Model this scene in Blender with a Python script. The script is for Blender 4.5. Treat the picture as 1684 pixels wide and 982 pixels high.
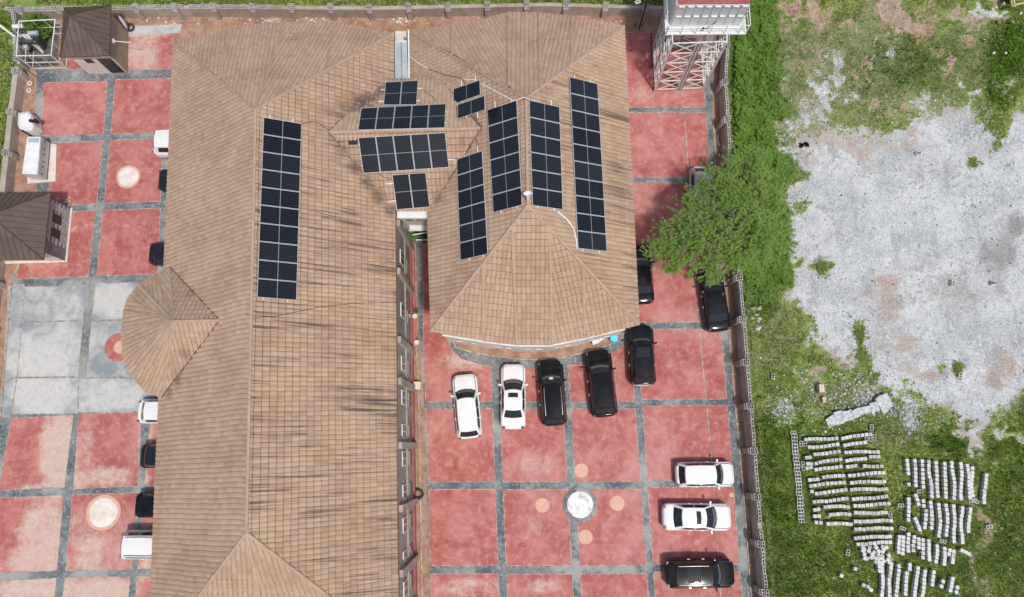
import bpy, bmesh, math, random
import numpy as np
from mathutils import Vector, Matrix
R = math.radians
random.seed(7); rng = np.random.default_rng(7)
for o in list(bpy.data.objects): bpy.data.objects.remove(o)
S = bpy.context.scene
C = S.collection

# ------------------------------------------------------------ camera, sky, sun
CAMH = 53.0; F = 1200.0; CX, CY = 842.0, 491.0; NX, NY = 860.0, 735.0
c = Vector(((NX-CX)/F, -(NY-CY)/F, -1.0)).normalized()
zw = -c
xw = (Vector((1, 0, 0)) - zw*zw.x).normalized()
yw = zw.cross(xw)
M = Matrix((xw, yw, zw))                                   # camera -> world
cam = bpy.data.cameras.new("camera"); cam.sensor_width = 36; cam.lens = 36*F/1684
cam.clip_end = 2000
co = bpy.data.objects.new("camera", cam); C.objects.link(co)
m4 = M.to_4x4(); m4.translation = Vector((0, 0, CAMH)); co.matrix_world = m4
S.camera = co
SUN_DIR = Vector((0.23, -0.38, 1.0)).normalized()          # towards the sun
el = math.asin(SUN_DIR.z); az = math.atan2(SUN_DIR.x, SUN_DIR.y)
w = bpy.data.worlds.new("World"); S.world = w; w.use_nodes = True
nt = w.node_tree; bg = nt.nodes['Background']
sky = nt.nodes.new('ShaderNodeTexSky'); sky.sky_type = 'NISHITA'; sky.sun_disc = False
sky.sun_elevation = el; sky.sun_rotation = az; sky.air_density = 1.0; sky.dust_density = 3.0
nt.links.new(sky.outputs[0], bg.inputs[0]); bg.inputs[1].default_value = 0.122
sl = bpy.data.lights.new("sun", 'SUN'); sl.energy = 2.65; sl.angle = R(4.0); sl.color = (1.0, 0.96, 0.9)
so = bpy.data.objects.new("sun", sl); C.objects.link(so); so.location = (30, -50, 80)
so.rotation_euler = SUN_DIR.to_track_quat('Z', 'Y').to_euler()
S.view_settings.view_transform = 'Standard'; S.view_settings.look = 'None'
S.view_settings.gamma = 1; S.view_settings.exposure = 0.0
S.render.engine = 'CYCLES'

# ------------------------------------------------------------ helpers
def ray(px, py):
    return M @ Vector(((px-CX)/F, -(py-CY)/F, -1.0))
def P(px, py, z=0.0):
    d = ray(px, py); t = (z-CAMH)/d.z
    return Vector((d.x*t, d.y*t, z))
def on(px, py, pl):                                        # pl = (point, normal)
    d = ray(px, py); o = Vector((0, 0, CAMH))
    t = (pl[0]-o).dot(pl[1])/d.dot(pl[1])
    return o+d*t
def plane(a, b, cc):
    n = (b-a).cross(cc-a).normalized()
    if n.z < 0: n = -n
    return (a, n)
def zat(x, y, pl):
    p, n = pl
    return p.z-((x-p.x)*n.x+(y-p.y)*n.y)/n.z
MT = M.transposed()
def proj(v):
    q = MT @ (Vector(v)-Vector((0, 0, CAMH)))
    return CX+F*q.x/-q.z, CY-F*q.y/-q.z
def projn(xyz):
    q = (xyz-np.array([0, 0, CAMH])) @ np.array(M)
    return CX+F*q[:, 0]/-q[:, 2], CY-F*q[:, 1]/-q[:, 2]

def tag(o, label=None, cat=None, group=None, kind=None):
    if label: o['label'] = label
    if cat: o['category'] = cat
    if group: o['group'] = group
    if kind: o['kind'] = kind
    return o
def thing(name, label, cat, loc=(0, 0, 0), rz=0, group=None):
    o = bpy.data.objects.new(name, None); C.objects.link(o)
    o.location = loc; o.rotation_euler = (0, 0, rz); o.empty_display_size = 0.2
    return tag(o, label, cat, group)
def link(name, me, parent=None, loc=None, rot=None):
    o = bpy.data.objects.new(name, me); C.objects.link(o)
    if parent: o.parent = parent
    if loc is not None: o.location = loc
    if rot is not None: o.rotation_euler = rot
    return o

class MB:
    def __init__(s): s.v = []; s.f = []; s.m = []
    def add(s, vs, fs, mi=0):
        b = len(s.v); s.v += [tuple(v) for v in vs]
        s.f += [tuple(b+i for i in f) for f in fs]; s.m += [mi]*len(fs)
    def box(s, c, size, rz=0, mi=0, rot=None):
        hx, hy, hz = size[0]/2, size[1]/2, size[2]/2
        r = rot if rot is not None else Matrix.Rotation(rz, 3, 'Z')
        c = Vector(c)
        vs = [c+r@Vector((x*hx, y*hy, z*hz)) for z in (-1, 1) for x, y in ((-1, -1), (1, -1), (1, 1), (-1, 1))]
        s.add(vs, [(3, 2, 1, 0), (4, 5, 6, 7), (0, 1, 5, 4), (1, 2, 6, 5), (2, 3, 7, 6), (3, 0, 4, 7)], mi)
    def bar(s, a, b, w=.05, h=None, mi=0):
        a = Vector(a); b = Vector(b); d = b-a; L = d.length
        if L < 1e-6: return
        q = d.to_track_quat('X', 'Z').to_matrix()
        s.box((a+b)/2, (L, w, h or w), rot=q, mi=mi)
    def tube(s, pts, r, n=6, mi=0, taper=None):
        pts = [Vector(p) for p in pts]; vs = []; fs = []
        for i, p in enumerate(pts):
            d = (pts[min(i+1, len(pts)-1)]-pts[max(i-1, 0)]).normalized()
            q = d.to_track_quat('Z', 'Y').to_matrix()
            rr = r*(taper[i] if taper else 1)
            vs += [p+q@Vector((math.cos(2*math.pi*k/n)*rr, math.sin(2*math.pi*k/n)*rr, 0)) for k in range(n)]
        for i in range(len(pts)-1):
            for k in range(n):
                a = i*n+k; b = i*n+(k+1) % n
                fs.append((a, b, b+n, a+n))
        fs.append(tuple(range(n-1, -1, -1))); fs.append(tuple((len(pts)-1)*n+k for k in range(n)))
        s.add(vs, fs, mi)
    def prism(s, poly, z0, z1, mi=0, mside=None):          # poly list of (x,y), ccw
        n = len(poly)
        a = sum(poly[i][0]*poly[(i+1) % n][1]-poly[(i+1) % n][0]*poly[i][1] for i in range(n))
        if a < 0: poly = poly[::-1]
        vs = [(p[0], p[1], z0) for p in poly]+[(p[0], p[1], z1) for p in poly]
        s.add(vs, [tuple(range(n, 2*n)), tuple(range(n-1, -1, -1))], mi)
        s.add(vs, [(i, (i+1) % n, n+(i+1) % n, n+i) for i in range(n)], mi if mside is None else mside)
    def cyl(s, c, r, h, n=20, r2=None, mi=0):
        c = Vector(c); r2 = r if r2 is None else r2
        vs = [c+Vector((math.cos(2*math.pi*k/n)*r, math.sin(2*math.pi*k/n)*r, 0)) for k in range(n)]
        vs += [c+Vector((math.cos(2*math.pi*k/n)*r2, math.sin(2*math.pi*k/n)*r2, h)) for k in range(n)]
        s.add(vs, [(k, (k+1) % n, n+(k+1) % n, n+k) for k in range(n)]+[tuple(range(n, 2*n)), tuple(range(n-1, -1, -1))], mi)
    def lathe(s, c, prof, n=24, mi=0, rot=None):
        c = Vector(c); r = rot or Matrix.Identity(3); m = len(prof)
        vs = [c+r@Vector((math.cos(2*math.pi*k/n)*q[0], math.sin(2*math.pi*k/n)*q[0], q[1])) for k in range(n) for q in prof]
        fs = [(k*m+i, ((k+1) % n)*m+i, ((k+1) % n)*m+i+1, k*m+i+1) for k in range(n) for i in range(m-1)]
        s.add(vs, fs, mi)
    def grid(s, fn, nu, nv, mi=0, flip=False):
        vs = [fn(i/nu, j/nv) for j in range(nv+1) for i in range(nu+1)]
        fs = []
        for j in range(nv):
            for i in range(nu):
                a = j*(nu+1)+i; f = (a, a+1, a+nu+2, a+nu+1)
                fs.append(f[::-1] if flip else f)
        s.add(vs, fs, mi)
    def mesh(s, name, mats, off=None, smooth=False):
        me = bpy.data.meshes.new(name)
        v = s.v if off is None else [(a-off[0], b-off[1], c_-off[2]) for a, b, c_ in s.v]
        me.from_pydata(v, [], s.f)
        for m in (mats if isinstance(mats, (list, tuple)) else [mats]): me.materials.append(m)
        me.polygons.foreach_set('material_index', s.m)
        if smooth: me.polygons.foreach_set('use_smooth', [True]*len(s.f))
        me.update(); return me
    def build(s, name, mats, parent=None, world=True, smooth=False, origin=None):
        """world=True: vertices are world coordinates, parent unrotated"""
        off = None
        if parent is not None and world: 
            off = Vector((0, 0, 0)); p = parent
            while p: off += p.location; p = p.parent
        elif parent is None and origin is not None: off = Vector(origin)
        me = s.mesh(name, mats, off, smooth)
        return link(name, me, parent, loc=(origin if parent is None and origin is not None else None))

def ordn(i):
    a = ['first','second','third','fourth','fifth','sixth','seventh','eighth','ninth','tenth','eleventh','twelfth','thirteenth','fourteenth','fifteenth','sixteenth','seventeenth','eighteenth','nineteenth']
    if i < 19: return a[i]
    t_, u_ = divmod(i+1, 10); te = {2: 'twent', 3: 'thirt', 4: 'fort', 5: 'fift'}[t_]
    return te+'ieth' if u_ == 0 else te+'y-'+a[u_-1]

# ------------------------------------------------------------ materials
class NT:
    def __init__(s, name):
        s.m = bpy.data.materials.new(name); s.m.use_nodes = True; s.t = s.m.node_tree
        s.b = s.t.nodes['Principled BSDF']; s.x = s.t.nodes
        s._pos = None
    def n(s, ty, **k):
        nd = s.x.new(ty)
        for a, b in k.items(): setattr(nd, a, b)
        return nd
    def l(s, a, b): s.t.links.new(a, b)
    def pos(s):
        if s._pos is None: s._pos = s.n('ShaderNodeNewGeometry').outputs['Position']
        return s._pos
    def obj(s): return s.n('ShaderNodeTexCoord').outputs['Object']
    def mapping(s, vec, scale=(1, 1, 1), rot=(0, 0, 0)):
        m = s.n('ShaderNodeMapping'); s.l(vec, m.inputs['Vector']); m.inputs['Scale'].default_value = scale
        m.inputs['Rotation'].default_value = rot
        return m.outputs[0]
    def noise(s, scale, detail=4, rough=.6, vec=None, dist=0):
        nz = s.n('ShaderNodeTexNoise'); s.l(vec or s.pos(), nz.inputs['Vector'])
        nz.inputs['Scale'].default_value = scale; nz.inputs['Detail'].default_value = detail
        nz.inputs['Roughness'].default_value = rough; nz.inputs['Distortion'].default_value = dist
        return nz.outputs[0]
    def ramp(s, fac, lo, hi, a=0.0, b=1.0):
        m = s.n('ShaderNodeMapRange'); m.interpolation_type = 'SMOOTHSTEP'
        s.l(fac, m.inputs[0]); m.inputs[1].default_value = lo; m.inputs[2].default_value = hi
        m.inputs[3].default_value = a; m.inputs[4].default_value = b
        return m.outputs[0]
    def math(s, op, a, b=None, clamp=False):
        m = s.n('ShaderNodeMath', operation=op); m.use_clamp = clamp
        for i, q in enumerate((a, b)):
            if q is None: continue
            if hasattr(q, 'links'): s.l(q, m.inputs[i])
            else: m.inputs[i].default_value = q
        return m.outputs[0]
    def mix(s, fac, a, b, mode='MIX'):
        m = s.n('ShaderNodeMix', data_type='RGBA', blend_type=mode)
        for i, q in ((0, fac), (6, a), (7, b)):
            if hasattr(q, 'links'): s.l(q, m.inputs[i])
            elif i == 0: m.inputs[0].default_value = q
            else: m.inputs[i].default_value = (*q, 1) if len(q) == 3 else q
        return m.outputs[2]
    def attr(s, name):
        a = s.n('ShaderNodeAttribute'); a.attribute_name = name; return a.outputs['Fac']
    def out(s, col, rough=.85, bump=None, bs=.3, bd=.02, metal=0, spec=None):
        if hasattr(col, 'links'): s.l(col, s.b.inputs['Base Color'])
        else: s.b.inputs['Base Color'].default_value = (*col, 1)
        if hasattr(rough, 'links'): s.l(rough, s.b.inputs['Roughness'])
        else: s.b.inputs['Roughness'].default_value = rough
        s.b.inputs['Metallic'].default_value = metal
        if spec is not None: s.b.inputs['Specular IOR Level'].default_value = spec
        if bump is not None:
            bn = s.n('ShaderNodeBump'); s.l(bump, bn.inputs['Height'])
            bn.inputs['Strength'].default_value = bs; bn.inputs['Distance'].default_value = bd
            s.l(bn.outputs[0], s.b.inputs['Normal'])
        return s.m
def mottle(name, a, b, scale=2.0, rough=.85, fine=25, fs=.25, lo=.35, hi=.65, bs=.3, metal=0, obj=False, spec=None):
    t = NT(name); v = t.obj() if obj else t.pos()
    n1 = t.noise(scale, 6, .65, v); n2 = t.noise(fine, 3, .6, v)
    col = t.mix(t.ramp(n1, lo, hi), a, b)
    col = t.mix(fs, col, t.mix(n2, (.0, .0, .0), (1, 1, 1)), 'OVERLAY')
    return t.out(col, rough, n2, bs, .01, metal, spec)

# red painted slabs: worn paint shows pale screed (attribute 'wear' + noise)
def slab_mat(name, red1, red2, worn, worn2):
    t = NT(name)
    n1 = t.noise(.55, 5, .6); n2 = t.noise(2.2, 6, .7, dist=.4); n3 = t.noise(18, 4, .7); n4 = t.noise(.8, 10, .78, dist=.25)
    base = t.mix(t.ramp(n1, .35, .65), red1, red2)
    base = t.mix(t.math('MULTIPLY', t.ramp(n2, .45, .75), .62), base, (red2[0]*1.15, red2[1]*2.0, red2[2]*2.0))
    base = t.mix(t.math('MULTIPLY', t.ramp(t.noise(1.0, 6, .7), .52, .66), .5), base, (red1[0]*.72, red1[1]*.6, red1[2]*.65))
    wr = t.math('ADD', t.attr('wear'), t.math('MULTIPLY', t.math('SUBTRACT', n4, .5), 1.7))
    sp = t.noise(7, 6, .8)
    fac = t.ramp(t.math('ADD', wr, t.math('MULTIPLY', t.math('SUBTRACT', sp, .5), .7)), .28, .92)
    wc = t.mix(t.ramp(n2, .35, .7), worn, worn2)
    wc = t.mix(t.math('MULTIPLY', t.ramp(t.noise(4, 7, .8), .48, .60), .45), wc, (red2[0], red2[1]*1.9, red2[2]*1.7))
    col = t.mix(fac, base, wc)
    scr = t.noise(2.2, 9, .82, t.mapping(t.pos(), (1, 1.8, 1)))
    col = t.mix(t.math('MULTIPLY', t.ramp(scr, .57, .68), .40), col, worn)
    oil = t.noise(.55, 4, .6); col = t.mix(t.math('MULTIPLY', t.ramp(oil, .62, .74), .35), col, (.12, .06, .06))
    dusty = t.noise(.17, 6, .68); col = t.mix(t.math('MULTIPLY', t.ramp(dusty, .46, .66), .38), col, (.60, .36, .32))
    col = t.mix(.22, col, t.mix(n3, (0, 0, 0), (1, 1, 1)), 'OVERLAY')
    return t.out(col, .8, n3, .25, .008)
M_red = slab_mat('red_paint_on_concrete', (.37, .095, .082), (.48, .165, .142), (.56, .38, .31), (.58, .49, .42))
def screed():
    t = NT('bare_pale_screed')
    n1 = t.noise(.8, 6, .65, dist=.6); n2 = t.noise(3, 7, .75, dist=.5); n3 = t.noise(20, 4, .7)
    f = t.math('ADD', t.attr('wear'), t.math('MULTIPLY', t.math('SUBTRACT', n1, .5), 2.4))
    col = t.mix(t.ramp(f, -.1, 1.05), (.24, .27, .285), (.55, .54, .51))
    col = t.mix(t.math('MULTIPLY', t.ramp(n2, .46, .74), .5), col, (.24, .265, .275))
    col = t.mix(.25, col, t.mix(n3, (0, 0, 0), (1, 1, 1)), 'OVERLAY')
    return t.out(col, .85, n3, .25, .008)
M_screed = screed()
def strip():
    t = NT('slate_grey_concrete_band')
    n1 = t.noise(.5, 5, .65); n2 = t.noise(4, 7, .75); n3 = t.noise(25, 4, .7)
    col = t.mix(t.ramp(n1, .35, .62), (.085, .105, .12), (.20, .215, .215))
    col = t.mix(t.math('MULTIPLY', t.ramp(n2, .52, .62), .6), col, (.42, .40, .35))
    col = t.mix(t.math('MULTIPLY', t.ramp(t.noise(.32, 3, .6), .50, .62), .6), col, (.42, .42, .38))
    col = t.mix(.3, col, t.mix(n3, (0, 0, 0), (1, 1, 1)), 'OVERLAY')
    return t.out(col, .85, n3, .3, .008)
M_strip = strip()
def edge_mat():
    t = NT('chalky_slab_edge'); n1 = t.noise(2.2, 6, .7); n2 = t.noise(12, 4, .7)
    col = t.mix(t.ramp(n1, .42, .58), (.22, .21, .20), (.52, .46, .39)); col = t.mix(t.math('MULTIPLY', t.ramp(n2, .5, .6), .5), col, (.30, .17, .15))
    return t.out(col, .9)
M_edge = edge_mat()
M_soil = mottle('red_brown_soil', (.28, .155, .10), (.42, .27, .19), 1.2, .95, 14, .4, bs=.6)
M_kerb = mottle('chalky_kerb_edge', (.55, .48, .42), (.30, .22, .17), 3, .9, 25, .3)
M_cream = mottle('cream_screed_patch', (.80, .75, .68), (.66, .58, .50), 1.6, .85, 25, .15)
M_peach = mottle('peach_paint', (.62, .37, .27), (.66, .42, .31), 3, .8, 40, .2)

def tile_mat(name, d1, d2, worn=1.0):
    t = NT(name)
    g = t.n('ShaderNodeNewGeometry'); oi = t.n('ShaderNodeObjectInfo')
    rnd = t.math('FRACT', t.math('ADD', g.outputs['Random Per Island'], oi.outputs['Random']))
    n1 = t.noise(.35, 4, .6); n3 = t.noise(30, 3, .7)
    col = t.mix(t.ramp(n1, .35, .65), d1, d2)
    col = t.mix(t.math('MULTIPLY', t.ramp(rnd, .55, 1.0), .28), col, (d2[0]*1.2, d2[1]*1.25, d2[2]*1.3))
    col = t.mix(t.math('MULTIPLY', t.ramp(rnd, .0, .4, 1, 0), .22), col, (d1[0]*.62, d1[1]*.58, d1[2]*.56))
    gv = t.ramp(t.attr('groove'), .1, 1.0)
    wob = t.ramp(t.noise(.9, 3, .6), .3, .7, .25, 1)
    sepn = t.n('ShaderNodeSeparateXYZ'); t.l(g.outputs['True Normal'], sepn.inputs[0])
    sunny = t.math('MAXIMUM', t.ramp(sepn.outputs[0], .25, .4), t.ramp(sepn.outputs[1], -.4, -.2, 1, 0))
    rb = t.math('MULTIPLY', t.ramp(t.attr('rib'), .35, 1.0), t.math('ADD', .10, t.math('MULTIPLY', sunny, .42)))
    col = t.mix(t.math('MULTIPLY', rb, t.ramp(t.noise(.7, 4, .65), .3, .65, .3, 1)), col, (.12, .072, .05))  # groove shade and dirt painted in, stronger on east and south slopes
    # algae streaks that run down the slope, east slopes only (normal.x > .2)
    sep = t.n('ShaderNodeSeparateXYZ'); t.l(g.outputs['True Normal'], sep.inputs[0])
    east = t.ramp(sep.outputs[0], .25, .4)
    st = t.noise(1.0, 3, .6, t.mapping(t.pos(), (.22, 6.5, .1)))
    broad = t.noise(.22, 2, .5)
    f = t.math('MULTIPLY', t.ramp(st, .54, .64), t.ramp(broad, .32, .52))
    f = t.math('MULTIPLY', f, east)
    col = t.mix(t.math('MULTIPLY', t.math('MULTIPLY', gv, wob), t.math('ADD', .10, t.math('MULTIPLY', east, .62))), col, (.13, .078, .055))  # shade line and grime painted along course edges, heavier on east slopes
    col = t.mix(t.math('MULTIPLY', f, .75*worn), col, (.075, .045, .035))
    vn_ = t.noise(2.2, 6, .7)
    for (bx, by, rx, ry, s_) in BLOBS+VALL:
        vm = t.n('ShaderNodeVectorMath', operation='SUBTRACT'); t.l(t.pos(), vm.inputs[0]); vm.inputs[1].default_value = (bx, by, 0)
        v2 = t.n('ShaderNodeVectorMath', operation='MULTIPLY'); t.l(vm.outputs[0], v2.inputs[0]); v2.inputs[1].default_value = (1/rx, 1/ry, 0)
        ln = t.n('ShaderNodeVectorMath', operation='LENGTH'); t.l(v2.outputs[0], ln.inputs[0])
        k = t.ramp(ln.outputs['Value'], .2, 1.1, 1, 0)
        k = t.math('MULTIPLY', k, t.ramp(st, .42, .62) if (bx, by, rx, ry, s_) in BLOBS else t.ramp(vn_, .30, .60, .25, 1))
        col = t.mix(t.math('MULTIPLY', k, s_), col, (.06, .05, .045))
    col = t.mix(.22, col, t.mix(n3, (0, 0, 0), (1, 1, 1)), 'OVERLAY')
    return t.out(col, .9, n3, .4, .006)
def blob(px, py, rx, ry, s_):
    p = P(px, py, 8); return (p.x, p.y, rx, ry, s_)
BLOBS = [blob(632, 665, 2.6, 1.1, .9), blob(600, 640, 3, .5, .5), blob(1018, 290, 1.2, 1.8, .75), blob(1010, 180, 1.5, .8, .6), blob(620, 440, 2.5, .5, .55),
         blob(635, 130, 1.8, 1.2, .5), blob(560, 250, .8, .5, .5), blob(600, 175, 1.4, .8, .5), blob(480, 60, .6, 1.0, .25), blob(640, 700, 1.5, .3, .6), blob(560, 590, 1.5, .3, .5), blob(520, 480, 1.2, .25, .5), blob(640, 820, 1.4, .4, .5), blob(600, 900, 1.6, .3, .5), blob(530, 545, 1.4, .25, .5)]
VALL = [blob(*b_) for b_ in [(560,203,.8,.4,.6),(578,188,.8,.5,.7),(595,174,.8,.6,.8),(612,160,.8,.6,.8),(630,145,.7,.6,.9),(570,258,.6,.6,.5),(588,282,.6,.7,.6),(605,302,.6,.7,.7),(622,320,.6,.7,.8),(640,340,.6,.6,.8),(765,245,.35,.5,.35),(740,285,.35,.7,.4),(718,322,.35,.7,.5),(300,455,.4,.5,.4),(325,490,.4,.5,.4),(320,585,.5,.6,.5),(295,625,.5,.6,.6),(275,648,.5,.5,.6),(480,230,.5,.2,.3)]]
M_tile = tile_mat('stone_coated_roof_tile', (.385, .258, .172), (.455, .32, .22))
M_lip = mottle('shaded_grimy_tile_edge', (.10, .065, .045), (.22, .15, .105), 3, .95, 30, .2)  # dark lip colour paints in the course shadow line, along with grime
M_cap = mottle('ridge_cap_metal', (.395, .275, .192), (.47, .34, .245), 1.5, .85, 30, .15)
M_valley = mottle('sooty_valley_flashing', (.10, .075, .06), (.26, .19, .145), 2.5, .95, 20, .3)
M_deck = mottle('roof_underlay', (.12, .08, .06), (.18, .12, .09), 2)
M_fascia = mottle('white_fascia_board', (.72, .70, .67), (.60, .57, .53), 2, .7)
def wall_mat(name, a, b, dirt):
    t = NT(name)
    n1 = t.noise(.8, 6, .65); n2 = t.noise(2.5, 7, .75, t.mapping(t.pos(), (1, 1, .25))); n3 = t.noise(22, 4, .7)
    col = t.mix(t.ramp(n1, .35, .65), a, b)
    col = t.mix(t.math('MULTIPLY', t.ramp(n2, .5, .7), .55), col, dirt)
    col = t.mix(.25, col, t.mix(n3, (0, 0, 0), (1, 1, 1)), 'OVERLAY')
    return t.out(col, .9, n3, .4, .01)
M_hallwall = wall_mat('cement_render', (.27, .24, .215), (.36, .33, .30), (.15, .12, .10))
M_cream_wall = wall_mat('cream_render', (.64, .57, .50), (.72, .66, .59), (.42, .34, .28))
M_tan_wall = wall_mat('tan_render', (.33, .25, .18), (.38, .30, .22), (.25, .18, .13))
M_fence = wall_mat('stained_perimeter_render', (.34, .285, .24), (.45, .39, .34), (.20, .14, .10))
M_block = mottle('grey_concrete_block', (.36, .34, .32), (.56, .54, .52), 2.5, .9, 25, .3)
def blockw():
    t = NT('pale_cement_block'); oi = t.n('ShaderNodeObjectInfo'); g = t.n('ShaderNodeNewGeometry')
    r_ = t.math('FRACT', t.math('ADD', oi.outputs['Random'], t.noise(1.7, 2, .5)))
    n2 = t.noise(7, 6, .8); col = t.mix(r_, (.42, .41, .385), (.68, .675, .65))
    col = t.mix(t.math('MULTIPLY', t.ramp(n2, .5, .62), .45), col, (.27, .26, .235))
    return t.out(col, .92, n2, .5, .01)
M_blockw = blockw()
M_glassdark = NT('dark_window_glass').out((.02, .024, .03), .12)
M_white = mottle('white_painted_steel', (.80, .80, .79), (.68, .68, .67), 2, .45, 20, .1, bs=.05)
M_steel = mottle('galvanised_lattice_steel', (.55, .55, .54), (.36, .33, .31), 4, .5, 25, .2, metal=.2)
M_steeldark = mottle('dark_primer_steel', (.14, .15, .17), (.24, .24, .26), 3, .5)  # plain dark grey for inner tower legs, joists, small fittings and mortar
M_tank = mottle('grey_pressed_tank_panel', (.50, .53, .54), (.62, .64, .65), 1.2, .4, 20, .15, metal=.3)
M_rust = mottle('red_oxide_cover', (.30, .07, .065), (.38, .12, .11), 3, .8)
M_galv = mottle('galvanised_gutter_sheet', (.42, .47, .49), (.52, .57, .58), 1, .45, 12, .1, metal=.2)
M_brownroof = None
def brownroof():
    t = NT('dark_brown_longspan_roof')
    n1 = t.noise(1, 5, .6); n3 = t.noise(40, 3, .7)
    col = t.mix(t.ramp(n1, .3, .7), (.098, .066, .052), (.13, .09, .072))
    col = t.mix(.15, col, t.mix(n3, (0, 0, 0), (1, 1, 1)), 'OVERLAY')
    return t.out(col, .6)
M_brownroof = brownroof()
M_brownrib = mottle('dark_brown_roof_rib', (.055, .035, .028), (.075, .05, .04), 2, .6)
M_black = NT('black_plastic').out((.015, .015, .017), .45)
M_rubber = mottle('tyre_rubber', (.03, .028, .027), (.06, .055, .05), 6, .85)
M_cyan = NT('cyan_plastic').out((.12, .60, .80), .5)
M_leafpot = mottle('pot_plant_leaf', (.03, .10, .015), (.07, .18, .03), 6, .6)
M_terra = mottle('pot_clay', (.42, .25, .17), (.5, .36, .28), 6, .9)
M_rail = mottle('aluminium_rail', (.82, .82, .80), (.74, .74, .72), 3, .4, metal=.0)
M_trim2 = mottle('dark_grey_enamel', (.05, .055, .06), (.09, .095, .10), 3, .5)
M_cable = NT('brown_cable').out((.09, .05, .035), .7)
M_pipe = NT('white_conduit').out((.8, .8, .78), .5)
M_steel2 = mottle('bright_white_rail', (.78, .76, .72), (.62, .60, .56), 3, .5)

def cell_mat():
    t = NT('monocrystalline_cells')
    uv = t.n('ShaderNodeUVMap').outputs[0]
    s = t.n('ShaderNodeSeparateXYZ'); t.l(uv, s.inputs[0])
    def lines(o, n, wd):
        f = t.math('FRACT', t.math('MULTIPLY', o, n))
        d = t.math('ABSOLUTE', t.math('SUBTRACT', f, .5))
        return t.math('GREATER_THAN', d, .5-wd)
    a = lines(s.outputs[0], 12, .035); b = lines(s.outputs[1], 6, .05)
    g = t.math('MAXIMUM', a, b)
    n = t.noise(.5, 2, .5)
    oi = t.n('ShaderNodeObjectInfo')
    col = t.mix(t.ramp(n, .3, .7), (.0055, .0065, .010), (.008, .010, .0145))
    col = t.mix(t.math('MULTIPLY', oi.outputs['Random'], .9), col, (.017, .020, .027))
    col = t.mix(t.math('MULTIPLY', g, .22), col, (.09, .11, .15))
    # pale centre bus line of the half-cut module
    cc = t.math('LESS_THAN', t.math('ABSOLUTE', t.math('SUBTRACT', s.outputs[0], .5)), .010)
    col = t.mix(t.math('MULTIPLY', cc, .75), col, (.30, .31, .32))
    return t.out(col, .22, spec=.35)
M_cell = cell_mat()
M_frame = NT('silver_panel_frame').out((.58, .59, .60), .35, metal=.1)

def paint(name, col, rough=.25, fl=0):
    t = NT(name); n = t.noise(60, 2, .5, t.obj()); 
    d = t.noise(2.5, 5, .6, t.obj())
    cc = t.mix(t.math('MULTIPLY', t.ramp(d, .45, .75), .12 if sum(col) > 1 else .03), col, (.30, .26, .22))
    t.b.inputs['Coat Weight'].default_value = .15 if sum(col) > 1 else 0.0; t.b.inputs['Coat Roughness'].default_value = .06
    return t.out(cc, rough, spec=.5 if sum(col) > 1 else .28)
P_white = paint('white_car_paint', (.80, .80, .79)); P_black = paint('black_car_paint', (.006, .007, .009), .12)
P_navy = paint('dark_blue_car_paint', (.014, .018, .026), .2); P_silver = paint('silver_car_paint', (.42, .43, .44), .35)
P_charcoal = paint('charcoal_car_paint', (.009, .010, .012), .12)
M_carglass = NT('tinted_car_glass').out((.022, .027, .032), .03, spec=.3)
M_dash = NT('grey_dashboard').out((.12, .125, .13), .3)
M_trim = NT('black_rubber_trim').out((.012, .012, .012), .6)
M_chrome = NT('chrome').out((.65, .65, .66), .2, metal=.8)
M_lens = NT('clear_lamp_lens').out((.62, .63, .64), .15)
M_redlens = NT('red_lamp_lens').out((.16, .03, .03), .3)
M_paper = NT('white_paper').out((.8, .8, .8), .8)

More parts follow.
